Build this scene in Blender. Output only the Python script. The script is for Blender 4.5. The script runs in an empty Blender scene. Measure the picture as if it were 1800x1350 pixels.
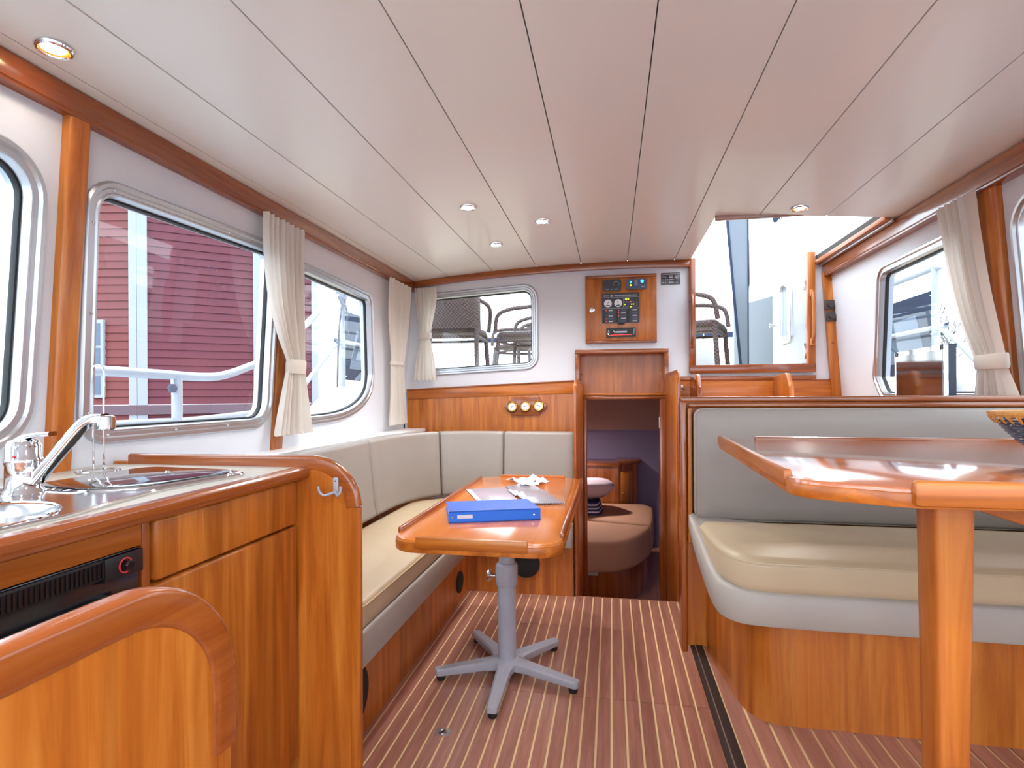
import bpy, bmesh, math, random
from mathutils import Vector, Matrix
random.seed(7)
SC = bpy.context.scene
COL = SC.collection
PI = math.pi

# ------------------------------------------------------------------ camera, sky, exposure
cam_d = bpy.data.cameras.new('camera'); cam = bpy.data.objects.new('camera', cam_d); COL.objects.link(cam)
YAW = math.atan(175 / 965.0); ROLL = 0.0055
cam.location = (0, 0, 1.10)
cam.rotation_euler = (Matrix.Rotation(YAW, 3, 'Z') @ Matrix.Rotation(PI / 2, 3, 'X') @ Matrix.Rotation(-ROLL, 3, 'Z')).to_euler()
cam_d.sensor_width = 36; cam_d.lens = 36 * 965 / 1800.0
cam_d.shift_y = 18 / 1800.0
cam_d.clip_start = 0.02
SC.camera = cam

W = bpy.data.worlds.new('sky'); SC.world = W; W.use_nodes = True
bg = W.node_tree.nodes['Background']
bg.inputs[0].default_value = (0.80, 0.91, 1.0, 1); bg.inputs[1].default_value = 1.7
sun_d = bpy.data.lights.new('hazy_sun', 'SUN'); sun_d.energy = .5; sun_d.angle = math.radians(25); sun_d.color = (1, .96, .9)
sun = bpy.data.objects.new('hazy_sun', sun_d); COL.objects.link(sun); sun.location = (3, 8, 9)
sun.rotation_euler = (math.radians(-38), math.radians(14), 0)
VS = SC.view_settings
VS.view_transform = 'Standard'; VS.look = 'None'; VS.gamma = 1; VS.use_curve_mapping = False
VS.exposure = 1.68

# ------------------------------------------------------------------ materials
def lin(c):
    return tuple(((v / 255.0) / 12.92 if v / 255.0 <= .04045 else ((v / 255.0 + .055) / 1.055) ** 2.4) for v in c)
def rgba(c): return (*lin(c), 1)
MATS = {}
def new_mat(name):
    m = bpy.data.materials.new(name); m.use_nodes = True; MATS[name] = m
    nt = m.node_tree; return m, nt, nt.nodes['Principled BSDF']
def N(nt, t, **k):
    n = nt.nodes.new(t)
    for a, b in k.items(): setattr(n, a, b)
    return n
def plain(name, c, rough=.5, metal=0, coat=0, noise=0, bump=0, scale=40, emit=None, es=1, sub=0):
    m, nt, b = new_mat(name)
    b.inputs['Base Color'].default_value = rgba(c); b.inputs['Roughness'].default_value = rough
    b.inputs['Metallic'].default_value = metal; b.inputs['Coat Weight'].default_value = coat
    b.inputs['Coat Roughness'].default_value = .08
    if noise or bump:
        tc = N(nt, 'ShaderNodeTexCoord'); no = N(nt, 'ShaderNodeTexNoise'); no.inputs['Scale'].default_value = scale; no.inputs['Detail'].default_value = 5
        nt.links.new(tc.outputs['Object'], no.inputs['Vector'])
        if noise:
            mx = N(nt, 'ShaderNodeMix', data_type='RGBA')
            mx.inputs[6].default_value = rgba([max(0, v * (1 - noise)) for v in c]); mx.inputs[7].default_value = rgba([min(255, v * (1 + noise)) for v in c])
            nt.links.new(no.outputs['Fac'], mx.inputs[0]); nt.links.new(mx.outputs[2], b.inputs['Base Color'])
        if bump:
            bp = N(nt, 'ShaderNodeBump'); bp.inputs['Strength'].default_value = bump; bp.inputs['Distance'].default_value = .004
            nt.links.new(no.outputs['Fac'], bp.inputs['Height']); nt.links.new(bp.outputs[0], b.inputs['Normal'])
    if emit:
        b.inputs['Emission Color'].default_value = rgba(emit); b.inputs['Emission Strength'].default_value = es
    return m
def wood(name, dark, mid, light, axis='Z', rough=.34, coat=.18, band=.075, freq=26, spread=.14):
    """varnished veneer: fine grain drawn out along AXIS, wider tonal bands across it"""
    m, nt, b = new_mat(name)
    tc = N(nt, 'ShaderNodeTexCoord'); oi = N(nt, 'ShaderNodeObjectInfo')
    ad = N(nt, 'ShaderNodeVectorMath', operation='ADD'); sc = N(nt, 'ShaderNodeVectorMath', operation='SCALE'); sc.inputs[0].default_value = (3.1, 5.7, 2.3)
    nt.links.new(oi.outputs['Random'], sc.inputs['Scale']); nt.links.new(tc.outputs['Object'], ad.inputs[0]); nt.links.new(sc.outputs[0], ad.inputs[1])
    mp = N(nt, 'ShaderNodeMapping'); k = [freq] * 3; k['XYZ'.index(axis)] = freq * .06; mp.inputs['Scale'].default_value = k
    nt.links.new(ad.outputs[0], mp.inputs[0])
    n1 = N(nt, 'ShaderNodeTexNoise'); n1.inputs['Scale'].default_value = 1; n1.inputs['Detail'].default_value = 6; n1.inputs['Roughness'].default_value = .62; n1.inputs['Distortion'].default_value = .6
    nt.links.new(mp.outputs[0], n1.inputs['Vector'])
    mp2 = N(nt, 'ShaderNodeMapping'); k2 = [1 / band] * 3; k2['XYZ'.index(axis)] = .15; mp2.inputs['Scale'].default_value = k2
    nt.links.new(ad.outputs[0], mp2.inputs[0])
    n2 = N(nt, 'ShaderNodeTexVoronoi'); n2.inputs['Scale'].default_value = 1; nt.links.new(mp2.outputs[0], n2.inputs['Vector'])
    sp = N(nt, 'ShaderNodeSeparateColor'); nt.links.new(n2.outputs['Color'], sp.inputs[0])
    r = N(nt, 'ShaderNodeValToRGB'); e = r.color_ramp.elements
    e[0].position = .3; e[0].color = rgba(dark); e[1].position = .72; e[1].color = rgba(light)
    x = r.color_ramp.elements.new(.5); x.color = rgba(mid)
    nt.links.new(n1.outputs['Fac'], r.inputs[0])
    mr = N(nt, 'ShaderNodeMapRange'); mr.inputs[3].default_value = 1 - spread; mr.inputs[4].default_value = 1 + spread
    nt.links.new(sp.outputs[0], mr.inputs[0])
    mul = N(nt, 'ShaderNodeVectorMath', operation='SCALE'); nt.links.new(r.outputs[0], mul.inputs[0]); nt.links.new(mr.outputs[0], mul.inputs['Scale'])
    nt.links.new(mul.outputs[0], b.inputs['Base Color'])
    b.inputs['Roughness'].default_value = rough; b.inputs['Coat Weight'].default_value = coat; b.inputs['Coat Roughness'].default_value = .12
    bp = N(nt, 'ShaderNodeBump'); bp.inputs['Strength'].default_value = .06; bp.inputs['Distance'].default_value = .002
    nt.links.new(n1.outputs['Fac'], bp.inputs['Height']); nt.links.new(bp.outputs[0], b.inputs['Normal'])
    return m
def glass(name, tint=(1, 1, 1), gloss=.06, blend=0):
    m = bpy.data.materials.new(name); m.use_nodes = True; MATS[name] = m; nt = m.node_tree; nt.nodes.clear()
    out = N(nt, 'ShaderNodeOutputMaterial'); tr = N(nt, 'ShaderNodeBsdfTransparent'); tr.inputs[0].default_value = (*tint, 1)
    gl = N(nt, 'ShaderNodeBsdfGlossy'); gl.inputs['Roughness'].default_value = .02
    lw = N(nt, 'ShaderNodeLayerWeight'); pw = N(nt, 'ShaderNodeMath', operation='POWER'); pw.inputs[1].default_value = 5
    nt.links.new(lw.outputs['Facing'], pw.inputs[0]); fr = N(nt, 'ShaderNodeMath', operation='MULTIPLY_ADD'); fr.inputs[1].default_value = .8; fr.inputs[2].default_value = .05
    nt.links.new(pw.outputs[0], fr.inputs[0]); lw.inputs[0].default_value = .5
    mx = N(nt, 'ShaderNodeMixShader'); nt.links.new(fr.outputs[0], mx.inputs[0]); nt.links.new(tr.outputs[0], mx.inputs[1]); nt.links.new(gl.outputs[0], mx.inputs[2])
    nt.links.new(mx.outputs[0], out.inputs[0]); return m
def cloth(name, c, tl=.35, bump=.15, scale=350):
    m, nt, b = new_mat(name); b.inputs['Base Color'].default_value = rgba(c); b.inputs['Roughness'].default_value = .9
    out = nt.nodes['Material Output']; t = N(nt, 'ShaderNodeBsdfTranslucent'); t.inputs[0].default_value = rgba(c)
    mx = N(nt, 'ShaderNodeMixShader'); mx.inputs[0].default_value = tl
    nt.links.new(b.outputs[0], mx.inputs[1]); nt.links.new(t.outputs[0], mx.inputs[2]); nt.links.new(mx.outputs[0], out.inputs[0])
    tc = N(nt, 'ShaderNodeTexCoord'); no = N(nt, 'ShaderNodeTexNoise'); no.inputs['Scale'].default_value = scale; nt.links.new(tc.outputs['Object'], no.inputs['Vector'])
    bp = N(nt, 'ShaderNodeBump'); bp.inputs['Strength'].default_value = bump; bp.inputs['Distance'].default_value = .001
    nt.links.new(no.outputs['Fac'], bp.inputs['Height']); nt.links.new(bp.outputs[0], b.inputs['Normal'])
    return m
TEAK = ((150, 74, 17), (183, 101, 30), (208, 130, 52))
for ax in 'XYZ': wood('teak' + ax, *TEAK, axis=ax)
MAHO = ((122, 58, 20), (150, 76, 28), (174, 98, 42))
for ax in 'XYZ': wood('maho' + ax, *MAHO, axis=ax, spread=.05, rough=.22, coat=.5)
wood('table_wood', (206, 112, 42), (216, 124, 52), (226, 138, 64), axis='Y', rough=.16, coat=.7, spread=.04, freq=14)
wood('dinette_wood', (184, 104, 66), (194, 114, 74), (204, 126, 86), axis='X', rough=.1, coat=1, spread=.04, freq=14)
wood('plank_wood', (146, 96, 80), (164, 112, 96), (182, 130, 114), axis='Y', rough=.3, coat=.35, band=.5, freq=60, spread=.08)
plain('caulk', (244, 214, 164), .5)
plain('ceiling_cream', (233, 232, 228), .33, coat=.15)
plain('groove', (88, 82, 78), .8)
plain('wall_white', (222, 224, 230), .85, bump=.12, scale=300)
plain('aluminium', (196, 197, 201), .34, metal=.9)
plain('steel', (214, 216, 220), .16, metal=1)
plain('chrome', (232, 234, 238), .05, metal=1)
plain('grey_paint', (168, 170, 182), .42, coat=.1, noise=.04)
plain('gasket', (26, 27, 30), .5)
plain('black_plastic', (28, 27, 30), .42)
plain('speaker_mesh', (34, 33, 36), .8, bump=.4, scale=600)
plain('vinyl_grey', (150, 142, 136), .42, noise=.025, bump=.08, scale=12)
plain('vinyl_cream', (192, 172, 142), .42, noise=.03, bump=.15, scale=7)
plain('vinyl_skirt', (170, 162, 154), .45, noise=.02, bump=.05, scale=10)
plain('piping', (214, 190, 150), .5)
plain('counter_cream', (200, 195, 184), .35, noise=.03, scale=500)
plain('white_plastic', (236, 236, 238), .4)
plain('white_gelcoat', (236, 237, 238), .3, coat=.3)
plain('cream_gelcoat', (236, 228, 208), .5)
plain('rail_white', (176, 180, 188), .35, coat=.2)
plain('deck_white', (190, 193, 198), .5)
plain('deck_cream', (190, 180, 156), .6)
plain('canvas_white', (170, 176, 184), .8)
plain('switch_brown', (74, 62, 60), .45)
plain('dark_rubber', (52, 34, 30), .55)
plain('brass', (196, 158, 92), .25, metal=1)
plain('dial_white', (238, 240, 244), .3)
plain('blue_binder', (20, 110, 226), .32, coat=.2)
plain('paper', (214, 214, 224), .7, noise=.04, scale=60)
plain('booklet_grey', (138, 130, 140), .35, coat=.4, noise=.12, scale=9)
plain('booklet_lilac', (168, 156, 170), .35, coat=.4, noise=.1, scale=9)
plain('oven_black', (24, 24, 30), .22, coat=.4)
plain('red_mark', (226, 60, 70), .5)
plain('smoked_glass', (34, 26, 26), .03, coat=1)
plain('screen_glass', (44, 30, 28), .08, coat=1)
plain('navy_edge', (26, 40, 70), .3)
plain('device_dark', (34, 26, 34), .3, coat=.3)
plain('device_blue', (66, 82, 112), .35, coat=.2)
plain('led_blue', (60, 170, 255), .4, emit=(60, 170, 255), es=.8)
plain('led_yellow', (236, 240, 60), .4, emit=(220, 236, 40), es=.5)
plain('led_red', (250, 80, 70), .4, emit=(250, 60, 50), es=.5)
plain('print_grey', (186, 186, 196), .5)
plain('lamp_glow', (255, 240, 214), .4, emit=(255, 222, 170), es=14)
plain('lamp_frost', (250, 250, 250), .4, emit=(255, 250, 242), es=5)
plain('lamp_cup', (226, 150, 70), .3, metal=.7)
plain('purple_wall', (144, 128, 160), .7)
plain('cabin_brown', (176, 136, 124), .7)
plain('bed_tan', (180, 130, 104), .8, bump=.1, scale=200)
plain('pillow_cloth', (196, 172, 182), .85, bump=.2, scale=120)
plain('navy_stripe', (44, 48, 104), .85)
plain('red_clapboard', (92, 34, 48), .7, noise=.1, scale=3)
plain('red_clapboard_lit', (112, 50, 50), .7, noise=.1, scale=3)  # same red boards, brighter light on the left face put into the colour
plain('white_board', (150, 155, 166), .6)
plain('grey_band', (96, 76, 86), .7)
plain('window_dark', (70, 92, 116), .2)
plain('navy_canvas', (26, 40, 68), .75, noise=.15, scale=5)
plain('clear_plastic_grey', (84, 98, 120), .3, noise=.15, scale=6)
plain('canvas_grey', (112, 120, 130), .8)
plain('rope_grey', (94, 96, 112), .9)
plain('water', (120, 134, 144), .12, bump=.5, scale=3)
plain('quay_planks', (120, 96, 88), .8, noise=.15, scale=8)
plain('far_hill', (96, 118, 130), .9)
plain('twig', (66, 60, 54), .9)
def wicker(name, c1, c2):
    m = plain(name, c1, .6); nt = m.node_tree; b = nt.nodes['Principled BSDF']; tc = N(nt, 'ShaderNodeTexCoord'); ck = N(nt, 'ShaderNodeTexChecker')
    ck.inputs['Scale'].default_value = 75; ck.inputs[1].default_value = rgba(c1); ck.inputs[2].default_value = rgba(c2); nt.links.new(tc.outputs['Object'], ck.inputs['Vector']); nt.links.new(ck.outputs[0], b.inputs['Base Color'])
    bp = N(nt, 'ShaderNodeBump'); bp.inputs['Strength'].default_value = .6; bp.inputs['Distance'].default_value = .004; nt.links.new(ck.outputs['Fac'], bp.inputs['Height']); nt.links.new(bp.outputs[0], b.inputs['Normal'])
wicker('wicker_brown', (98, 76, 72), (46, 34, 34))
plain('wicker_gold', (196, 138, 70), .5, noise=.15, scale=60)
plain('bowl_wire', (40, 44, 66), .35)
plain('blue_fender', (34, 74, 120), .35, coat=.3)
plain('jetty_grey', (150, 150, 156), .8)
cloth('curtain_cream', (240, 233, 224), .32)
glass('window_glass', (.92, .95, .97))
M = MATS

# ------------------------------------------------------------------ mesh helpers (all in metres, world space)
def finish(me, name, mat, parent=None, smooth=None, center=True):
    o = bpy.data.objects.new(name, me); COL.objects.link(o)
    if mat is not None:
        me.materials.clear()
        for mm in (mat if isinstance(mat, (list, tuple)) else [mat]): me.materials.append(M[mm] if isinstance(mm, str) else mm)
    if center and len(me.vertices):
        xs = [v.co for v in me.vertices]
        lo = Vector([min(v[i] for v in xs) for i in range(3)]); hi = Vector([max(v[i] for v in xs) for i in range(3)])
        c = Vector(((lo.x + hi.x) / 2, (lo.y + hi.y) / 2, lo.z)); me.transform(Matrix.Translation(-c)); o.location = c
    if smooth is not None:
        me.polygons.foreach_set('use_smooth', [True] * len(me.polygons))
        try: me.set_sharp_from_angle(angle=math.radians(smooth))
        except Exception: pass
    if parent is not None: attach(o, parent)
    return o
def attach(o, parent):
    o.parent = parent
    o.matrix_parent_inverse = (Matrix.Translation(parent.location) @ parent.rotation_euler.to_matrix().to_4x4()).inverted()
def tag(o, label=None, cat=None, group=None, kind=None):
    if label: o['label'] = label
    if cat: o['category'] = cat
    if group: o['group'] = group
    if kind: o['kind'] = kind
    return o
def thing(name, label, cat, loc, group=None, kind=None):
    o = bpy.data.objects.new(name, None); COL.objects.link(o); o.location = loc; o.empty_display_size = .05
    return tag(o, label, cat, group, kind)
def from_bm(bm, name, mat, parent=None, smooth=None, bevel=0, seg=2, center=True):
    if bevel:
        bmesh.ops.bevel(bm, geom=[e for e in bm.edges if e.is_manifold and e.calc_face_angle(0) > .5], offset=bevel, segments=seg, profile=.5, affect='EDGES', clamp_overlap=True)
    bmesh.ops.recalc_face_normals(bm, faces=bm.faces)
    me = bpy.data.meshes.new(name); bm.to_mesh(me); bm.free()
    return finish(me, name, mat, parent, smooth if smooth is not None else (35 if bevel else None), center)
def box(name, lo, hi, mat, parent=None, bevel=0, seg=2, rot=None):
    bm = bmesh.new(); bmesh.ops.create_cube(bm, size=1)
    lo, hi = Vector(lo), Vector(hi); c = (lo + hi) / 2; s = hi - lo
    for v in bm.verts: v.co = Vector((v.co.x * s.x, v.co.y * s.y, v.co.z * s.z))
    if bevel:
        bmesh.ops.bevel(bm, geom=list(bm.edges), offset=bevel, segments=seg, profile=.5, affect='EDGES', clamp_overlap=True)
    m = Matrix.Translation(c)
    if rot: m = m @ Matrix.Rotation(rot[1], 4, rot[0])
    bm.transform(m)
    return from_bm(bm, name, mat, parent, 35 if bevel else None)
AX = {'Z': lambda u, v, w: (u, v, w), 'Y': lambda u, v, w: (u, w, v), 'X': lambda u, v, w: (w, u, v)}
def prism(name, poly, a, b, mat, parent=None, axis='Z', bevel=0, seg=2, fn=None, smooth=None):
    """POLY (u,v) drawn out from a to b along AXIS, or through FN(u,v,w)"""
    f = fn or AX[axis]; bm = bmesh.new()
    lo = [bm.verts.new(f(u, v, a)) for u, v in poly]; hi = [bm.verts.new(f(u, v, b)) for u, v in poly]
    bm.faces.new(lo); bm.faces.new(hi[::-1]); n = len(poly)
    for i in range(n): bm.faces.new((lo[i], hi[i], hi[(i + 1) % n], lo[(i + 1) % n]))
    bmesh.ops.recalc_face_normals(bm, faces=bm.faces)
    return from_bm(bm, name, mat, parent, smooth if smooth is not None else 35, bevel, seg)
def rpoly(pts, r, seg=6):
    """polygon with rounded corners; r a number or one per corner"""
    n = len(pts); out = []
    rs = r if isinstance(r, (list, tuple)) else [r] * n
    for i in range(n):
        p, a, b = Vector(pts[i]), Vector(pts[i - 1]), Vector(pts[(i + 1) % n])
        if rs[i] <= 0: out.append(tuple(p)); continue
        da, db = (a - p), (b - p); la, lb = da.length, db.length; da.normalize(); db.normalize()
        ang = math.acos(max(-1, min(1, da.dot(db)))); t = min(rs[i] / math.tan(ang / 2), la * .49, lb * .49)
        s, e = p + da * t, p + db * t
        R = t * math.tan(ang / 2); bis = (da + db).normalized(); c = p + bis * (R / math.sin(ang / 2))
        a0 = math.atan2(s.y - c.y, s.x - c.x); a1 = math.atan2(e.y - c.y, e.x - c.x); d = a1 - a0
        while d > PI: d -= 2 * PI
        while d < -PI: d += 2 * PI
        for k in range(seg + 1):
            t_ = a0 + d * k / seg; out.append((c.x + R * math.cos(t_), c.y + R * math.sin(t_)))
    return out
def offs(poly, o):
    """inward offset of a closed polygon (inward = towards its centroid side)"""
    n = len(poly); A = sum(poly[i][0] * poly[(i + 1) % n][1] - poly[(i + 1) % n][0] * poly[i][1] for i in range(n))
    s = 1 if A > 0 else -1; out = []
    for i in range(n):
        p = Vector(poly[i]); a = (p - Vector(poly[i - 1])); b = (Vector(poly[(i + 1) % n]) - p)
        if a.length < 1e-7: a = b
        if b.length < 1e-7: b = a
        a.normalize(); b.normalize(); na = Vector((-a.y, a.x)) * s; nb = Vector((-b.y, b.x)) * s
        m = na + nb; m = m / max(.2, m.length_squared) * 2 if m.length > 1e-6 else na
        q = p + m * o; out.append((q.x, q.y))
    return out
def inset(poly, o):
    x0, x1 = min(p[0] for p in poly), max(p[0] for p in poly); y0, y1 = min(p[1] for p in poly), max(p[1] for p in poly); cx, cy = (x0 + x1) / 2, (y0 + y1) / 2
    kx, ky = 1 - o / ((x1 - x0) / 2), 1 - o / ((y1 - y0) / 2); return [(cx + (u - cx) * kx, cy + (v - cy) * ky) for u, v in poly]
def holed(name, outer, holes, t, fn, mat, parent=None):
    cu = bpy.data.curves.new(name, 'CURVE'); cu.dimensions = '2D'; cu.fill_mode = 'BOTH'; cu.extrude = t / 2
    for pl in [outer] + holes:
        s = cu.splines.new('POLY'); s.points.add(len(pl) - 1); s.use_cyclic_u = True
        for p, q in zip(s.points, pl): p.co = (q[0], q[1], 0, 1)
    o = bpy.data.objects.new(name, cu); COL.objects.link(o); dg = bpy.context.evaluated_depsgraph_get()
    me = bpy.data.meshes.new_from_object(o.evaluated_get(dg)); bpy.data.objects.remove(o); bpy.data.curves.remove(cu)
    for v in me.vertices: v.co = fn(v.co.x, v.co.y, v.co.z + t / 2)
    bm = bmesh.new(); bm.from_mesh(me); bmesh.ops.remove_doubles(bm, verts=bm.verts, dist=1e-5); bmesh.ops.recalc_face_normals(bm, faces=bm.faces)
    bm.to_mesh(me); bm.free(); me.name = name
    return finish(me, name, mat, parent)
def rings(name, rs, mat, parent=None, closed=False, cap=True, smooth=40):
    """loft through closed rings of equal length"""
    bm = bmesh.new(); V = [[bm.verts.new(p) for p in r] for r in rs]; n = len(rs[0])
    for i in range(len(rs) - (0 if closed else 1)):
        a, b = V[i], V[(i + 1) % len(rs)]
        for j in range(n):
            try: bm.faces.new((a[j], a[(j + 1) % n], b[(j + 1) % n], b[j]))
            except ValueError: pass
    if cap and not closed: bm.faces.new(V[0]); bm.faces.new(V[-1][::-1])
    return from_bm(bm, name, mat, parent, smooth)
def frames(path, closed):
    P = [Vector(p) for p in path]; n = len(P); T = []
    for i in range(n):
        a = P[i - 1] if (i or closed) else P[0]; b = P[(i + 1) % n] if (i < n - 1 or closed) else P[-1]
        T.append((b - a).normalized())
    return P, T
def sweep(name, path, prof, mat, parent=None, closed=False, up=(0, 0, 1), smooth=40):
    """profile (side, up) along a path with a fixed up direction"""
    P, T = frames(path, closed); rs = []
    for p, t in zip(P, T):
        s = t.cross(Vector(up)); s = s.normalized() if s.length > 1e-5 else Vector((1, 0, 0)); u = s.cross(t).normalized()
        rs.append([p + s * a + u * b for a, b in prof])
    return rings(name, rs, mat, parent, closed, True, smooth)
def circ(r, n=10, ry=None): return [(r * math.cos(2 * PI * i / n), (ry or r) * math.sin(2 * PI * i / n)) for i in range(n)]
def tube(name, path, r, mat, parent=None, closed=False, n=8, rad=None):
    P, T = frames(path, closed); rs = []; s = None
    for i, (p, t) in enumerate(zip(P, T)):
        if s is None: s = t.orthogonal().normalized()
        else: s = (s - t * s.dot(t)).normalized()
        u = t.cross(s); R = rad[i] if rad else r
        rs.append([p + s * a * R + u * b * R for a, b in circ(1, n)])
    return rings(name, rs, mat, parent, closed, True, 50)
def smooth_path(pts, k=6, closed=False):
    P = [Vector(p) for p in pts]; n = len(P); out = []
    rng = range(n if closed else n - 1)
    for i in rng:
        p0 = P[i - 1] if (i or closed) else P[0]; p1 = P[i]; p2 = P[(i + 1) % n]; p3 = P[(i + 2) % n] if (i + 2 < n or closed) else P[-1]
        for j in range(k):
            t = j / k; out.append(.5 * ((2 * p1) + (-p0 + p2) * t + (2 * p0 - 5 * p1 + 4 * p2 - p3) * t * t + (-p0 + 3 * p1 - 3 * p2 + p3) * t ** 3))
    if not closed: out.append(P[-1])
    return out
def lathe(name, prof, mat, loc, parent=None, n=24, axis='Z', smooth=40, cap=True):
    """PROF (radius, along) turned about AXIS through LOC"""
    rs = []
    for r, h in prof:
        ring = []
        for i in range(n):
            a = 2 * PI * i / n; c, s = r * math.cos(a), r * math.sin(a)
            ring.append(Vector(loc) + Vector({'Z': (c, s, h), 'Y': (c, h, s), 'X': (h, c, s)}[axis]))
        rs.append(ring)
    return rings(name, rs, mat, parent, False, cap, smooth)
def copy_tree(o, parent=None, loc=None, rotz=None):
    c = o.copy(); COL.objects.link(c)
    if parent is not None: c.parent = parent
    if loc is not None: c.location = loc
    if rotz is not None: c.rotation_euler = (0, 0, rotz)
    for ch in o.children: copy_tree(ch, c)
    return c

# ================================================================== the room
def zc(x): return 1.957 - .04 * x * x                       # cambered ceiling
YB = 3.65                                                   # the far bulkhead
def LW(u, v, w): return (-1.36 - .075 * (1.87 - v) - w, u, v)   # port side: (along, height, outward)
def RW(u, v, w): return (1.31 + .075 * (1.85 - v) + w, u, v)    # starboard side
def FW(u, v, w): return (u, YB + w, v)                          # far bulkhead
def struct(o, label, cat): return tag(o, label, cat, kind='structure')
Y0 = -1.5

# --- main floor: planks over a pale caulk bed
PITCH = .0485
floor = struct(box('floor', (-.86, Y0, -.03), (.45, 3.012, -.004), 'caulk'), 'teak and holly floor of narrow red-brown planks with cream caulk lines', 'floor')
def plank_mesh(y0, y1, w):
    bm = bmesh.new(); bmesh.ops.create_cube(bm, size=1)
    for v in bm.verts: v.co = Vector((v.co.x * w, v.co.y * (y1 - y0), v.co.z * .016 + .008))
    bmesh.ops.bevel(bm, geom=[e for e in bm.edges if all(v.co.z > .01 for v in e.verts)], offset=.0006, segments=1, affect='EDGES')
    me = bpy.data.meshes.new('plank'); bm.to_mesh(me); bm.free(); me.materials.append(M['plank_wood']); return me
def planks(parent, xs, segs, z):
    for y0, y1 in segs:
        me = plank_mesh(y0 + .0012, y1 - .0012, PITCH - .0074)
        for x in xs:
            o = bpy.data.objects.new('plank', me); COL.objects.link(o); o.location = (x, (y0 + y1) / 2, z - .016); attach(o, parent)
strips = [-.006 + PITCH * (k + .5) for k in range(-18, 8)]
planks(floor, [x for x in strips if x > -.63], [(Y0, 1.30), (1.30, 2.008), (2.008, 2.606), (2.606, 3.01)], 0)
planks(floor, [x for x in strips if x < -.64], [(Y0, 3.01)], 0)
# hatch edge line beside the long strips
box('seam_strip', (-.6395, Y0, -.006), (-.6375, 3.01, .0004), 'caulk', floor)
box('seam_strip', (-.6365, Y0, -.006), (-.6345, 3.01, .0004), 'caulk', floor)
# --- raised dinette floor
rf = struct(prism('raised_floor', [(.275, Y0), (1.46, Y0), (1.46, 2.0), (.275, 2.0)], .222, .246, 'caulk'), 'raised planked floor under the dinette, one step above the main floor', 'floor')
planks(rf, [.262 + .036 + PITCH * (k + .5) for k in range(0, 24)], [(Y0, 1.985)], .25)
box('riser', (.345, Y0, -.01), (.37, 2.0, .222), 'teakY', rf)
nose = thing('step_nosing', 'dark ribbed rubber nosing along the edge of the raised floor', 'step nosing', (.28, .6, .236))
prism('tread', [(.262, .228), (.296, .228), (.296, .252), (.266, .252), (.262, .247)], Y0, 1.985, 'dark_rubber', nose, axis='Y', bevel=0)
for k, x in enumerate((.272, .279, .286, .292)): tube('rib', [(x, Y0, .2525), (x, 1.98, .2525)], .0012 if k else .0018, 'aluminium' if k == 0 else 'dark_rubber', nose, n=5)
lathe('screw', [(.004, 0), (.004, .002), (.002, .003)], 'chrome', (.272, 1.972, .2525), nose, n=8)
lt = thing('floor_latch', 'small flush steel lift ring set in the floor planks', 'latch', (-.546, 1.719, 0))
prism('plate', rpoly([(-.572, 1.700), (-.522, 1.700), (-.522, 1.738), (-.572, 1.738)], .005, 3), .0002, .0014, 'steel', lt)
tube('lift_ring', [(-.548 + .013 * math.cos(a), 1.719 + .011 * math.sin(a), .0025) for a in [2 * PI * i / 16 for i in range(16)]], .0018, 'chrome', lt, closed=True, n=6)
lathe('thumb_cup', [(.007, .0016), (.005, .0012), (.001, .0012)], 'gasket', (-.548, 1.719, 0), lt, n=12)
# --- step down into the sleeping cabin
struct(box('floor', (-.5, 3.012, -.46), (1.4, 5.7, -.42), 'plank_wood'), 'dark lower floor inside the sleeping cabin', 'floor')
box('riser', (-.2, 3.004, -.42), (.35, 3.012, -.02), 'mahoX', floor)

# --- ceiling: cream panels with dark joints, cut out for the companion hatch
HX0, HX1, HY = .497, 1.235, 2.765
bm = bmesh.new()
for i in range(26):
    xa, xb = -1.42 + i * .11, -1.42 + (i + 1) * .11
    for (u0, u1, v1) in ([(xa, min(xb, HX0), YB), (max(xa, HX0), xb, HY)] if xa < HX0 < xb else [(xa, min(xb, HX1), HY), (max(xa, HX1), xb, YB)] if xa < HX1 < xb else [(xa, xb, HY if HX0 <= xa < HX1 else YB)]):
        q = [[bm.verts.new((u, v, zc(u) + .0115 + w)) for (u, v) in ((u0, Y0), (u1, Y0), (u1, v1), (u0, v1))] for w in (0, .03)]
        bm.faces.new(q[0][::-1]); bm.faces.new(q[1])
        for j in range(4): bm.faces.new((q[0][j], q[0][(j + 1) % 4], q[1][(j + 1) % 4], q[1][j]))
cl = struct(from_bm(bm, 'ceiling', 'groove'), 'cream panelled cabin ceiling with fine lengthwise joints', 'ceiling')
SEAMS = [-1.415, -1.30, -1.092, -.785, -.487, -.192, .105, .40, .69, .985, 1.285, 1.43]
g = .0017
def cmap(u, v, w): return (u, v, zc(u) + w)
for a, b in zip(SEAMS, SEAMS[1:]):
    x0, x1 = a + g, b - g
    if x1 < HX0 or x0 > HX1: poly = [(x0, Y0), (x1, Y0), (x1, YB), (x0, YB)]
    elif x0 < HX0: poly = [(x0, Y0), (x1, Y0), (x1, HY), (HX0, HY), (HX0, YB), (x0, YB)]
    elif x1 > HX1: poly = [(x0, Y0), (x1, Y0), (x1, YB), (HX1, YB), (HX1, HY), (x0, HY)]
    else: poly = [(x0, Y0), (x1, Y0), (x1, HY), (x0, HY)]
    prism('ceiling_panel', poly, 0, .012, 'ceiling_cream', cl, fn=cmap, bevel=.0012, seg=1)
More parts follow.
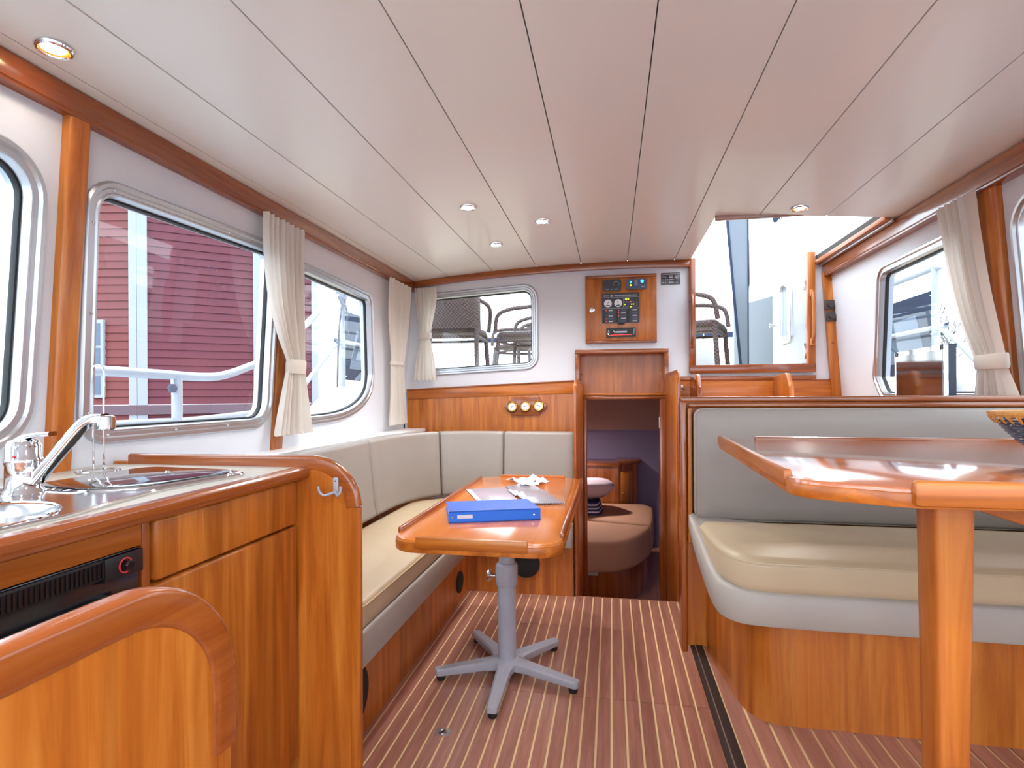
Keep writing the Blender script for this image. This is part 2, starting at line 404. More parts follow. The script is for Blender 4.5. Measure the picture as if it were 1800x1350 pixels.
# hatch lining
hatch = struct(thing('trim_1', None, None, (.86, 3.2, 1.95)), 'wooden lining around the open companion hatch in the ceiling', 'trim')
box('lining', (HX0 - .004, HY - .016, 1.925), (HX1 + .02, HY + .006, 2.03), 'mahoX', hatch, .003)
prism('lining', [(HY, 1.962), (YB, 1.962), (YB, 2.03), (HY, 2.03)], HX0 - .012, HX0 + .006, 'white_gelcoat', hatch, axis='X')
prism('lining', [(HY, 1.905), (YB, 1.905), (YB, 2.03), (HY, 2.03)], HX1, HX1 + .018, 'white_gelcoat', hatch, axis='X')
prism('edge_strip', [(HY, 1.884), (YB, 1.884), (YB, 1.908), (HY, 1.908)], HX1 - .006, HX1 + .018, 'teakY', hatch, axis='X', bevel=.003)
box('runner', (HX1 + .018, HY, 1.874), (HX1 + .036, YB, 1.892), 'aluminium', hatch, .003)

# --- side walls with window openings
W0 = rpoly([(.36, .968), (1.13, .968), (1.136, 1.70), (.36, 1.70)], .12, 8)
W1 = rpoly([(1.250, .964), (2.105, .964), (2.095, 1.728), (1.228, 1.70)], [.09, .11, .07, .10], 8)
W2c = [tuple(p[:2]) for p in smooth_path([(2.45, .955, 0), (2.62, .959, 0), (2.76, .972, 0), (2.89, 1.000, 0), (2.99, 1.042, 0), (3.055, 1.095, 0), (3.085, 1.160, 0), (3.090, 1.23, 0)], 3)]
W2 = rpoly([(2.215, .955)] + W2c + [(2.995, 1.685), (2.215, 1.705)], [.06] + [0] * len(W2c) + [.08, .08], 8)
WM = rpoly([(-1.2, .968), (.2, .968), (.2, 1.70), (-1.2, 1.70)], .12, 8)
R1 = rpoly([(2.262, 1.05), (3.10, 1.05), (3.175, 1.17), (3.03, 1.725), (2.262, 1.735)], [.08, .10, .06, .09, .08], 8)
R2 = rpoly([(1.32, 1.0), (2.10, 1.0), (2.108, 1.745), (1.32, 1.745)], .12, 8)
R3 = rpoly([(-1.2, 1.0), (1.15, 1.0), (1.15, 1.745), (-1.2, 1.745)], .12, 8)
wall_l = struct(holed('wall_left', [(Y0, -.05), (YB, -.05), (YB, 1.97), (Y0, 1.97)], [offs(p, .014) for p in (WM, W0, W1, W2)], .035, LW, 'wall_white'), 'white lined cabin side wall with three framed windows, left', 'wall')
wall_r = struct(holed('wall_right', [(Y0, -.05), (YB, -.05), (YB, 1.99), (Y0, 1.99)], [offs(p, .014) for p in (R1, R2, R3)], .035, RW, 'wall_white'), 'white lined cabin side wall behind the dinette, right', 'wall')
def window(n, poly, fn, label, screws=()):
    w = struct(thing('window_%d' % n, None, None, fn(sum(p[0] for p in poly) / len(poly), min(p[1] for p in poly), 0)), label, 'window')
    def ring(name, st, mat):
        bm = bmesh.new(); L = []
        for o_, d in st: L.append([bm.verts.new(fn(u, v, d)) for u, v in offs(poly, o_)])
        k = len(poly)
        for a, b in zip(L, L[1:]):
            for i in range(k): bm.faces.new((a[i], a[(i + 1) % k], b[(i + 1) % k], b[i]))
        return from_bm(bm, name, mat, w, 40)
    ring('window_frame', [(0, .002), (0, -.008), (.006, -.015), (.016, -.015), (.021, -.008), (.031, -.008), (.035, -.012), (.040, -.012), (.043, -.004), (.046, .022), (.046, .05), (.0, .05)], 'aluminium')
    ring('gasket', [(.0455, .012), (.050, .012), (.052, .018), (.052, .026), (.0455, .026)], 'gasket')
    gl = offs(poly, .051); bm = bmesh.new(); a = [bm.verts.new(fn(u, v, .020)) for u, v in gl]; bm.faces.new(a)
    from_bm(bm, 'pane', 'window_glass', w)
    mid = offs(poly, .026)
    for t in screws:
        u, v = mid[int(t * len(mid)) % len(mid)]; c = Vector(fn(u, v, -.0085))
        bm = bmesh.new(); bmesh.ops.create_uvsphere(bm, u_segments=8, v_segments=5, radius=.0045); bm.transform(Matrix.Translation(c)); from_bm(bm, 'screw', 'steel', w, 60)
    return w
def dens(poly, step=.03):
    out = []
    for a, b in zip(poly, poly[1:] + poly[:1]):
        d = math.dist(a, b); k = max(1, int(d / step))
        out += [(a[0] + (b[0] - a[0]) * i / k, a[1] + (b[1] - a[1]) * i / k) for i in range(k)]
    return out
window(1, W0, LW, 'tall rounded aluminium window behind the tap, nearest on the left')
window(2, dens(W1), LW, 'large aluminium window showing the red boathouse, above the sink', [i / 14 for i in range(14)])
window(3, W2, LW, 'aluminium window with swept lower corner, behind the tied curtain')
window(4, WM, LW, 'side window added to light the saloon behind the viewpoint, left')  # unseen window, added to bring more sky light inside
window(5, R1, RW, 'aluminium window behind the flat screen on the right')
window(6, R2, RW, 'aluminium window at the right edge beyond the wooden post')
window(7, R3, RW, 'side window added to light the saloon behind the viewpoint, right')  # likewise out of view and added for daylight
# --- far bulkhead
FWIN = rpoly([(-1.29, 1.226), (-.478, 1.268), (-.482, 1.845), (-1.29, 1.798)], [.05, .09, .10, .05], 8)
outer = [(-1.46, -.5), (-.208, -.5), (-.208, 1.386), (.36, 1.386), (.36, -.5), (1.46, -.5), (1.46, 1.90), (1.19, 1.905), (1.19, 1.25), (.525, 1.25), (.525, 1.95)] + [(x / 10, zc(x / 10)) for x in range(5, -15, -1)]
wall_f = struct(holed('wall_far', outer, [offs(FWIN, .014)], .04, FW, 'wall_white'), 'white bulkhead at the far end with window, doorway and companion opening', 'wall')
window(8, FWIN, FW, 'rounded aluminium window in the far bulkhead showing wicker chairs')
# --- wall behind the viewpoint: unseen openings, enlarged to let in sky light
wall_b = struct(holed('wall_back', [(-1.5, -.05), (1.5, -.05), (1.5, 1.99), (-1.5, 1.99)], [rpoly([(-1.36, .45), (-.03, .45), (-.03, 1.88), (-1.36, 1.88)], .1), rpoly([(.03, .45), (1.36, .45), (1.36, 1.88), (.03, 1.88)], .1)], .04, lambda u, v, w: (u, Y0 - w, v), 'wall_white'), 'white front bulkhead with tall openings added for light behind the viewpoint', 'wall')

# --- timber trims of the shell
def trim(n, name, label):
    return struct(thing('trim_%d' % n, None, None, (0, 0, 0)), label, 'trim')
def beam(n, xa, xb, z0, z1, label, side):
    t = struct(prism('trim_%d' % n, [(xa, z0), (xb, z0), (xb, z1), (xa, z1)], Y0, YB, 'mahoY', axis='Y', bevel=.004), label, 'trim')
    xf = xb if side < 0 else xa
    tube('bead', [(xf, Y0, z0 + .012), (xf, YB, z0 + .012)], .0035, 'mahoY', t, n=6)
    return t
beam(2, -1.40, -1.335, 1.812, 1.884, 'long varnished beam under the ceiling along the left wall', -1)
beam(3, 1.272, 1.345, 1.803, 1.887, 'long varnished beam under the ceiling along the right wall', 1)
xs = [-1.345 + i * (1.84 / 24) for i in range(25)]
struct(prism('trim_4', [(x, zc(x) - .001) for x in xs] + [(x, zc(x) - .046) for x in xs[::-1]], YB - .03, YB, 'mahoX', axis='Y', bevel=.003), 'curved wooden cornice across the top of the far bulkhead', 'trim')
def wallpost(n, fn, y0, y1, z0, z1, label, d=.026, bm_=.006):
    struct(prism('trim_%d' % n, rpoly([(y0, -d), (y1, -d), (y1, .004), (y0, .004)], [.012, .012, 0, 0], 4), z0, z1, 'teakZ', fn=lambda u, v, w: fn(u, w, v)), label, 'trim')
wallpost(5, LW, 1.166, 1.226, .90, 1.82, 'varnished upright between the two nearest left windows')
wallpost(6, LW, 2.118, 2.196, .86, 1.82, 'varnished upright behind the tied curtain on the left wall', .012)
wallpost(7, RW, 2.142, 2.235, .95, 1.81, 'varnished upright beside the right-hand curtain')
# inclined board in the far right corner with two switches
t8 = struct(prism('trim_8', [(1.316, 1.06), (1.418, 1.06), (1.362, 1.835), (1.266, 1.835)], YB - .035, YB - .003, 'teakZ', axis='Y', bevel=.003), 'slanting varnished board in the far right corner carrying switches', 'trim')
for (x, z) in ((1.312, 1.664), (1.318, 1.572)):
    lathe('plug', [(.007, 0), (.006, -.004), (.001, -.006)], 'mahoY', (x + .0, YB - .035, z + (.12 if z > 1.6 else -.17)), t8, n=10, axis='Y')
for i, (x, z) in enumerate(((1.304, 1.630), (1.311, 1.561))):
    s = thing('dimmer_switch', ('upper' if i == 0 else 'lower') + ' of two dark rotary switches on the slanting corner board', 'switch', (x, YB - .04, z), 'rotary switches')
    box('plate', (x - .032, YB - .047, z - .030), (x + .032, YB - .034, z + .030), 'switch_brown', s, .004)
    lathe('knob', [(.019, -.047), (.019, -.056), (.017, -.060), (.002, -.060)], 'switch_brown', (x, YB, z), s, axis='Y')

# --- veneer dado on the far bulkhead, sloping cap
dado = struct(thing('trim_9', None, None, (-.78, YB, .85)), 'vertical-grained veneer panel with sloping cap rail on the far bulkhead', 'trim')
def capz(x): return 1.143 + (x + 1.32) * .0444
prism('veneer_panel', [(-1.40, .80), (-.209, .80), (-.209, capz(-.209) - .085), (-1.40, capz(-1.40) - .072)], YB - .018, YB + .004, 'teakZ', dado, axis='Y')
prism('cap_board', [(-1.40, capz(-1.4) - .072), (-.209, capz(-.209) - .088), (-.209, capz(-.209) - .008), (-1.40, capz(-1.4) - .008)], YB - .024, YB + .002, 'teakX', dado, axis='Y', bevel=.003)
prism('cap_rail', [(-1.40, capz(-1.4) - .008), (-.209, capz(-.209) - .008), (-.209, capz(-.209)), (-1.40, capz(-1.4))], YB - .034, YB + .002, 'mahoX', dado, axis='Y', bevel=.002)

# --- doorway to the sleeping cabin: wings, lintel shelf, recess
dw = struct(thing('trim_10', None, None, (.07, 3.3, 0)), 'wooden doorway casing with small shelf recess above the cabin door', 'trim')
def wing(x0, x1, zt, name):
    prism(name, rpoly([(3.016, -.42), (YB, -.42), (YB, zt), (3.016, zt)], [0, 0, 0, .05], 8), x0, x1, 'teakZ', dw, axis='X', bevel=.003)
wing(-.207, -.184, 1.160, 'wing_panel'); wing(.336, .359, 1.205, 'wing_panel')
for xc, zt in ((-.1955, 1.166), (.3475, 1.212)):
    pth = [(xc, 3.016, -.40), (xc, 3.016, zt - .06)] + [(xc, 3.016 + .05 * (1 - math.cos(a)), zt - .05 + .05 * math.sin(a)) for a in (.3, .7, 1.1, 1.45)] + [(xc, YB - .01, zt)]
    sweep('edge_rail', pth, rpoly([(-.015, -.008), (.015, -.008), (.015, .008), (-.015, .008)], .006, 3), 'mahoZ', dw, up=(1, 0, 0))
box('lintel', (-.184, 3.60, 1.064), (.336, 3.76, 1.082), 'mahoX', dw, .003)
box('shelf_board', (-.184, 3.605, 1.088), (.336, 3.78, 1.104), 'teakX', dw, .003)
box('recess_back', (-.23, 3.775, 1.06), (.37, 3.79, 1.40), 'teakZ', dw)
for x0, x1 in ((-.222, -.207), (.335, .35)): box('recess_cheek', (x0, 3.64, 1.09), (x1, 3.78, 1.38), 'teakZ', dw)
box('recess_top', (-.22, 3.64, 1.364), (.35, 3.78, 1.378), 'teakX', dw)
for lo, hi in (((-.236, 3.628, 1.362), (.360, 3.652, 1.390)), ((-.236, 3.628, 1.10), (-.208, 3.652, 1.362)), ((.334, 3.628, 1.10), (.360, 3.652, 1.362))): box('recess_frame', lo, hi, 'mahoX', dw, .003)
for x in (-.199, .326): lathe('pin', [(.006, 0), (.005, -.008), (.001, -.010)], 'brass', (x, 3.775, 1.235), dw, n=10, axis='Y')
box('jamb', (-.184, 3.60, -.42), (-.160, 3.66, 1.064), 'mahoZ', dw, .003)
box('jamb', (.300, 3.60, -.42), (.336, 3.66, 1.064), 'mahoZ', dw, .003)
box('latch_plate', (.2965, 3.615, .88), (.300, 3.645, .95), 'steel', dw)
# side panel closing the stair well
box('stairwell_panel', (.362, 1.98, -.02), (.378, 3.02, 1.04), 'teakZ', dw)

# --- companion opening frame
cf = struct(thing('trim_11', None, None, (.86, YB, 1.22)), 'varnished frame around the companion opening with low sill', 'trim')
box('jamb', (.487, YB - .03, 1.226), (.527, YB + .03, 1.955), 'mahoZ', cf, .004)
box('jamb', (1.184, YB - .03, 1.226), (1.226, YB + .03, 1.96), 'teakZ', cf, .004)
box('sill', (.487, YB - .036, 1.226), (1.226, YB + .03, 1.278), 'mahoX', cf, .004)
box('sill_panel', (.38, YB - .022, 1.02), (1.40, YB - .002, 1.178), 'teakX', cf, .002)
box('sill_step', (.37, YB - .026, 1.178), (1.23, YB - .004, 1.207), 'mahoX', cf, .002)
box('border_rail', (1.205, YB - .024, 1.172), (1.32, YB - .004, 1.182), 'mahoX', cf, .001)
box('ledge', (.362, 3.25, 1.055), (1.40, YB - .02, 1.075), 'teakX', cf, .002)
for i, x in enumerate((.498, .990)):
    prism('stair_cheek', rpoly([(3.28, 1.02), (3.60, 1.02), (3.60, 1.20), (3.36, 1.215), (3.30, 1.14)], [0, 0, .03, .05, .06], 6), x - .014, x + .014, 'teakZ' if i else 'mahoZ', cf, axis='X', bevel=.005)
def grab(x, z0, z1, mat, which):
    h = thing('grab_handle', which, 'handle', (x, YB - .05, z0), 'companion grab handles')
    pth = smooth_path([(x, YB - .032, z0), (x, YB - .055, z0 + .02), (x, YB - .068, z0 + .07), (x, YB - .070, (z0 + z1) / 2), (x, YB - .068, z1 - .07), (x, YB - .055, z1 - .02), (x, YB - .032, z1)], 5)
    sweep('grip', pth, rpoly([(-.014, -.009), (.014, -.009), (.014, .009), (-.014, .009)], .007, 4), mat, h, up=(1, 0, 0))
    for z in (z0 + .012, z1 - .012): box('mount', (x - .013, YB - .058, z - .022), (x + .013, YB - .030, z + .022), mat, h, .006)
grab(.500, 1.395, 1.715, 'mahoZ', 'reddish wooden grab handle left of the companion opening')
grab(1.203, 1.395, 1.715, 'teakZ', 'orange wooden grab handle right of the companion opening')

# --- downlights
def downlight(x, y, label, glow, watts, cup=False, z=None):
    z = zc(x) if z is None else z
    d = thing('downlight', label, 'lamp', (x, y, z), 'ceiling downlights')
    lathe('bezel', [(.026, .004), (.030, -.008), (.034, -.009), (.037, -.006), (.038, 0), (.030, .002)], 'chrome', (x, y, z), d, cap=False)
    if cup: lathe('reflector', [(.0295, -.006), (.024, .002), (.018, .004)], 'lamp_cup', (x, y, z), d, cap=False)
    lathe('lens', [(.026 if not cup else .019, -.004), (.018, -.006), (.001, -.007)], glow, (x, y, z), d)
    l = bpy.data.lights.new('downlight_beam', 'SPOT'); l.energy = watts; l.spot_size = math.radians(150); l.spot_blend = .9; l.shadow_soft_size = .06; l.color = (1, .97, .93) if glow == 'lamp_glow' else (1, .97, .93)
    lo = bpy.data.objects.new('downlight_beam', l); COL.objects.link(lo); lo.location = (x, y, z - .014); attach(lo, d)
    return d
downlight(-1.245, 1.045, 'large warm downlight in the ceiling corner above the sink', 'lamp_glow', .9, True)
downlight(-.628, 2.386, 'left of the two warm downlights above the pedestal table', 'lamp_glow', 13)
downlight(-.331, 2.685, 'right of the two warm downlights above the pedestal table', 'lamp_glow', 13)
downlight(-.631, 3.006, 'white-lit downlight nearest the far bulkhead', 'lamp_frost', 10)
downlight(.835, 2.653, 'downlight just in front of the companion hatch', 'lamp_glow', 12, True)
for i, (x, y) in enumerate(((-.62, .2), (.62, .2), (-.62, -.9), (.62, -.9))): downlight(x, y, ('left', 'right')[i % 2] + ' added fill downlight of the ' + ('first', 'second')[i // 2] + ' pair behind the viewpoint', 'lamp_glow', 14)  # unseen lamps added as fill light for the saloon

# ================================================================== galley (left foreground)
CZ = .905
ct = thing('countertop', 'cream laminate galley worktop with rounded wooden front edge', 'worktop', (-1.12, .5, CZ))
SINKHOLE = rpoly([(-1.240, .44), (-.858, .44), (-.860, .74), (-.908, .97), (-.872, 1.225), (-1.228, 1.278)], [.05, .05, .1, .2, .06, .05], 6)
def up(u, v, w): return (u, v, w)
holed('worktop_sheet', [(-1.432, Y0), (-.83, Y0), (-.83, 1.362), (-1.432, 1.362)], [offs(SINKHOLE, .012)], .024, lambda u, v, w: (u, v, CZ - .024 + w), 'counter_cream', ct)
prism('edge_band', rpoly([(-.832, .876), (-.808, .876), (-.804, .888), (-.804, .902), (-.812, .909), (-.832, .909)], [0, .006, .006, .006, .005, 0], 3), Y0, 1.362, 'mahoY', ct, axis='Y')
box('backsplash', (-1.429, .2, CZ), (-1.405, 1.02, .935), 'mahoY', ct, .005)

# cabinet carcass units below the worktop
def cab_front(name, label, y0, y1):
    c = thing(name, label, 'cabinet', (-1.1, (y0 + y1) / 2, 0))
    box('carcass', (-1.40, y0, .10), (-.862, y1, .876), 'teakZ', c)
    box('toe_kick', (-1.40, y0, 0), (-.90, y1, .10), 'dark_rubber', c)
    return c
cb = cab_front('galley_cabinet', 'galley cabinet with one drawer above a door, next to the end panel', .868, 1.360)
box('stile', (-.862, .866, .10), (-.846, .884, .874), 'mahoZ', cb, .002)
dr = box('drawer_front', (-.862, .888, .754), (-.836, 1.352, .870), 'teakZ', cb, .007, 3)
dd = box('door', (-.862, .888, .125), (-.836, 1.352, .749), 'teakZ', cb, .006, 3)
ov = cab_front('oven_cabinet', 'galley unit with built-in black gas oven under the sink', Y0, .866)
box('fascia', (-.862, Y0, .830), (-.842, .862, .872), 'teakY', ov, .002)
oven = box('oven', (-.862, .36, .36), (-.846, .860, .828), 'oven_black', ov, .003)
box('vent_strip', (-.846, .37, .792), (-.839, .856, .826), 'black_plastic', oven, .001)
for i in range(52):
    y = .385 + i * .0077
    if y < .78: box('vent_slot', (-.840, y, .797), (-.8365, y + .0035, .822), 'oven_black', oven)
box('control_panel', (-.846, .783, .786), (-.8355, .858, .826), 'black_plastic', oven, .001)
kp = [(-.8345, .821 + .0125 * math.cos(a), .806 + .0125 * math.sin(a)) for a in [PI * (.15 + 1.45 * i / 16) for i in range(17)]]
tube('knob_ring', kp, .0014, 'red_mark', oven, n=5)
lathe('knob', [(.009, .001), (.009, .010), (.007, .012), (.001, .012)], 'oven_black', (-.8355, .821, .806), oven, axis='X', n=16)
box('oven_handle', (-.838, .40, .752), (-.812, .82, .766), 'black_plastic', oven, .004)
for y in (.44, .78): box('handle_post', (-.848, y - .01, .753), (-.815, y + .01, .765), 'black_plastic', oven, .002)
box('lower_door', (-.862, .36, .12), (-.842, .860, .35), 'teakZ', ov, .005)

# end panel of the galley with capping rail
ep = thing('galley_end_panel', 'varnished end panel of the galley with rounded capping rail and coat hook', 'panel', (-1.0, 1.375, 0))
pp = [(-1.425, 0), (-.690, 0), (-.684, .80)] + [(-.684 - .1 + .1 * math.cos(a), .81 + .1 * math.sin(a)) for a in (0.1, .35, .6, .85, 1.1, 1.35)] + [(-.80, .912), (-1.425, .912)]
prism('panel_board', pp, 1.363, 1.387, 'teakZ', ep, axis='Y')
rail = [(-1.375, 1.375, .913), (-.80, 1.375, .915)] + [(-.684 - .115 + .115 * math.sin(a), 1.375, .80 + .115 * math.cos(a)) for a in [.1 + i * .12 for i in range(12)]] + [(-.682, 1.375, .80)]
sweep('capping_rail', rail, rpoly([(-.021, -.013), (.021, -.013), (.021, .013), (-.021, .013)], .009, 4), 'mahoX', ep, up=(0, 1, 0))
sweep('edge_strip', [(-.678, 1.375, 0), (-.676, 1.375, .80)], rpoly([(-.015, -.010), (.015, -.010), (.015, .010), (-.015, .010)], .006, 3), 'teakZ', ep, up=(0, 1, 0))
hk = thing('coat_hook', 'double aluminium coat hook screwed to the galley end panel', 'hook', (-.727, 1.36, .83))
box('back_plate', (-.7345, 1.3575, .833), (-.7195, 1.3635, .880), 'grey_paint', hk, .0028, 3)
for sx, ex in ((-1, .034), (1, .026)):
    tube('prong', smooth_path([(-.727, 1.355, .842), (-.727 + sx * .010, 1.346, .838), (-.727 + sx * (ex - .010), 1.338, .836), (-.727 + sx * ex, 1.335, .846), (-.727 + sx * (ex + .002), 1.333, .860)], 5), .0036, 'grey_paint', hk, n=8)
for z in (.841, .871): lathe('screw', [(.0028, 1.3575), (.002, 1.3565), (.0005, 1.3565)], 'steel', (-.727, 0, z), hk, axis='Y', n=8)

# sink and hob insert
sk = thing('sink_unit', 'stainless steel sink and hob insert with dark glass lids', 'sink', (-1.05, .85, CZ))
bowl_c, bowl_r = (-1.015, .655), .145
BOWL = [(bowl_c[0] + bowl_r * math.cos(2 * PI * i / 40), bowl_c[1] + bowl_r * 1.12 * math.sin(2 * PI * i / 40)) for i in range(40)]
LID = rpoly([(-1.195, .945), (-1.03, .925), (-.945, .985), (-.905, 1.18), (-.938, 1.222), (-1.195, 1.245)], [.02, .05, .06, .05, .05, .04], 5)
holed('rim_plate', SINKHOLE, [BOWL], .006, lambda u, v, w: (u, v, CZ - .001 + w), 'steel', sk)
prof = [(1.0, .005), (.97, .000), (.945, -.02), (.90, -.10), (.80, -.125), (.4, -.132), (.02, -.134)]
rings('bowl', [[(bowl_c[0] + (u - bowl_c[0]) * r, bowl_c[1] + (v - bowl_c[1]) * r, CZ + h) for u, v in BOWL] for r, h in prof], 'steel', sk, cap=False)
lathe('drain', [(.03, -.131), (.028, -.128), (.01, -.128), (.001, -.130)], 'chrome', (bowl_c[0], bowl_c[1], CZ), sk, n=20)
tube('rim_bead', [(u, v, CZ + .004) for u, v in offs(SINKHOLE, .003)], .004, 'chrome', sk, closed=True, n=6)
tube('bowl_bead', [(u, v, CZ + .0055) for u, v in BOWL], .003, 'chrome', sk, closed=True, n=6)
prism('glass_lid', LID, CZ + .006, CZ + .012, 'smoked_glass', sk, bevel=.0015)
tube('lid_bead', [(u, v, CZ + .006) for u, v in offs(LID, -.006)], .0035, 'chrome', sk, closed=True, n=6)
for (u, v) in ((-1.125, 1.02), (-1.06, 1.16)): lathe('lid_button', [(.006, .012), (.005, .014), (.001, .0145)], 'steel', (u, v, CZ), sk, n=10)

fa = thing('tap', 'chrome single-lever mixer tap with long slanted spout', 'tap', (-1.15, .90, CZ + .004))
fx, fy = -1.150, .900
lathe('body', [(.036, .004), (.034, .010), (.030, .016), (.029, .060), (.031, .066), (.031, .072), (.029, .075), (.0285, .098), (.024, .108), (.010, .113), (.001, .114)], 'chrome', (fx, fy, CZ), fa, n=28)
sp = smooth_path([(-1.136, .903, .922), (-1.112, .908, .952), (-1.075, .915, .997), (-1.040, .921, 1.038), (-1.018, .925, 1.054), (-.992, .930, 1.056)], 6)
sweep('spout', sp, rpoly([(-.015, -.009), (.015, -.009), (.013, .010), (-.013, .010)], .006, 4), 'chrome', fa, up=(0, 0, 1))
lathe('aerator', [(.014, -.014), (.016, -.012), (.016, .012), (.013, .014), (.001, .015)], 'chrome', (-.990, .931, 1.048), fa, n=18)
lev = smooth_path([(-1.165, .898, 1.010), (-1.145, .902, 1.020), (-1.120, .907, 1.024), (-1.095, .912, 1.026)], 4)
sweep('lever', lev, rpoly([(-.012, -.004), (.012, -.004), (.010, .005), (-.010, .005)], .003, 3), 'chrome', fa)
lathe('temperature_dot', [(.0025, 0), (.0025, -.0012), (.001, -.0016)], 'red_mark', (-1.138, .8725, .984), fa, axis='Y', n=12)

ws = thing('paper_towel_stand', 'chrome wire kitchen-roll stand on the worktop against the window', 'roll holder', (-1.302, 1.202, CZ))
rx, ry = -1.302, 1.202
for r in (.046, .040): tube('base_ring', [(rx + r * math.cos(a), ry + r * math.sin(a), CZ + .004) for a in [2 * PI * i / 28 for i in range(28)]], .0026, 'chrome', ws, closed=True, n=6)
hp = [(rx - .012, ry - .004, CZ + .004), (rx - .012, ry - .004, 1.165)] + [(rx - .012 * math.cos(a), ry - .004 * math.cos(a), 1.168 + .014 * math.sin(a)) for a in (.4, .9, PI / 2, 2.2, 2.7)] + [(rx + .012, ry + .004, 1.165), (rx + .012, ry + .004, CZ + .004)]
tube('hoop', hp, .0024, 'chrome', ws, n=7)
tube('cross_wire', [(rx - .044, ry - .012, CZ + .004), (rx + .044, ry + .012, CZ + .004)], .0022, 'chrome', ws, n=6)

# foreground partition with rounded cap
fp = thing('low_partition', 'low wooden partition with thick rounded cap rail in the left foreground', 'partition', (-.5, .2, 0))
FX = -.512
ppl = [(-.5, 0), (.632, 0), (.632, .69)] + [(.632 - .14 + .14 * math.cos(a), .722 + .14 * math.sin(a)) for a in [.1 + i * .1 for i in range(14)]] + [(.47, .863), (-.5, .863)]
prism('panel_board', ppl, FX - .013, FX + .010, 'teakZ', fp, axis='X')
rl = [(FX, -.5, .869), (FX, .47, .869)] + [(FX, .642 - .15 + .15 * math.sin(a), .719 + .15 * math.cos(a)) for a in [.1 + i * .1 for i in range(15)]] + [(FX, .642, .68), (FX, .642, .64)]
sweep('cap_rail', rl, rpoly([(-.022, -.016), (.022, -.016), (.022, .016), (-.022, .016)], .010, 4), 'mahoY', fp, up=(1, 0, 0))
sweep('edge_post', [(FX, .638, 0), (FX, .638, .64)], rpoly([(-.017, -.012), (.017, -.012), (.017, .012), (-.017, .012)], .007, 4), 'teakZ', fp, up=(1, 0, 0))

# ================================================================== L-shaped settee
sb = thing('settee_base', 'wooden base of the L-shaped settee with grey vinyl skirt and round vents', 'settee', (-.9, 2.3, 0))
box('front_panel', (-.826, 1.388, 0), (-.800, 3.0, .30), 'teakZ', sb)
box('front_panel', (-.80, 2.990, 0), (-.209, 3.008, .30), 'teakZ', sb)
box('side_skirt', (-.80, 1.388, .272), (-.738, 2.96, .386), 'vinyl_skirt', sb, .010, 3)
prism('end_skirt', rpoly([(-.80, 2.948), (-.212, 2.948), (-.209, 3.0), (-.80, 3.0)], [0, .012, 0, 0], 3), .272, .398, 'vinyl_skirt', sb, bevel=.008, seg=3)
box('seat_board', (-1.43, 1.388, .36), (-.77, 3.63, .384), 'teakY', sb); box('seat_board', (-.77, 2.99, .36), (-.209, 3.63, .384), 'teakX', sb)
lg = struct(thing('trim_12', None, None, (-1.35, 2.5, .38)), 'white ledge along the left wall behind the settee back cushions', 'trim')
box('back_ledge', (-1.452, 1.388, .850), (-1.262, 3.61, .868), 'white_plastic', lg); box('back_panel', (-1.34, 1.388, .38), (-1.325, 3.61, .85), 'teakZ', lg)
def vent(loc, r, axis, s):
    a = lathe('vent', [(r, 0), (r * 1.0, s * .006), (r * .9, s * .010), (r * .3, s * .008), (r * .02, s * .008)], 'speaker_mesh', loc, sb, axis=axis, n=28)
vent((-.800, 2.812, .107), .056, 'X', 1); vent((-.800, 1.60, .150), .098, 'X', 1); vent((-.470, 2.990, .168), .078, 'Y', -1)
# seat cushions
def seat(name, label, poly, z0, z1, bev, group=None, mat='vinyl_cream', pipe=None, crown=.012):
    t = thing(name, label, 'cushion', (sum(p[0] for p in poly) / len(poly), sum(p[1] for p in poly) / len(poly), z0), group)
    n = len(poly); st = [(.010, z0), (.002, z0 + .008), (0, z0 + .02), (0, z1 - bev), (.002, z1 - bev * .55), (bev * .35, z1 - bev * .2), (bev * .9, z1), (bev * 2.2, z1 + crown * .5), (bev * 4, z1 + crown)]
    rings('cover', [[(u, v, z) for u, v in (offs(poly, o) if o < .011 else inset(poly, o))] for o, z in st], mat, t)
    if pipe: tube('piping', [(u, v, z1 - bev * .6) for u, v in offs(poly, -.0005)], .0022, 'piping' if pipe is True else pipe, t, closed=True, n=5)
    return t
seat('seat_cushion', 'long cream vinyl seat cushion on the settee beside the galley panel', dens(rpoly([(-1.175, 1.50), (-.744, 1.55), (-.744, 2.955), (-.80, 3.0), (-1.0, 3.24), (-1.175, 3.10)], [.03, .03, .02, .05, .05, .1], 5), .1), .386, .470, .022, 'settee seat cushions', pipe=True)
seat('seat_cushion', 'short cream seat cushion at the far end beside the doorway', dens(rpoly([(-.775, 3.01), (-.738, 2.962), (-.220, 2.962), (-.213, 3.27), (-.96, 3.26)], [.02, .02, .03, .02, .05], 5), .1), .398, .484, .022, 'settee seat cushions', pipe=True)
# back cushions: bent along a path; (plan path of the front face at the foot)
BP = smooth_path([(-1.165, 1.395, 0), (-1.165, 1.9, 0), (-1.165, 2.4, 0), (-1.168, 2.72, 0), (-1.160, 2.92, 0), (-1.115, 3.09, 0), (-1.035, 3.195, 0), (-.92, 3.245, 0), (-.70, 3.26, 0), (-.45, 3.265, 0), (-.222, 3.265, 0)], 10)
def arc_lengths(P):
    s = [0]
    for a, b in zip(P, P[1:]): s.append(s[-1] + (b - a).length)
    return s
BS = arc_lengths(BP)
def at_s(s):
    for i in range(len(BS) - 1):
        if BS[i + 1] >= s - 1e-9:
            t = (s - BS[i]) / (BS[i + 1] - BS[i]); p = BP[i].lerp(BP[i + 1], t); d = (BP[min(i + 2, len(BP) - 1)] - BP[max(i - 1, 0)]).normalized(); return p, Vector((-d.y, d.x, 0))
    d = (BP[-1] - BP[-2]).normalized(); return BP[-1].copy(), Vector((-d.y, d.x, 0))
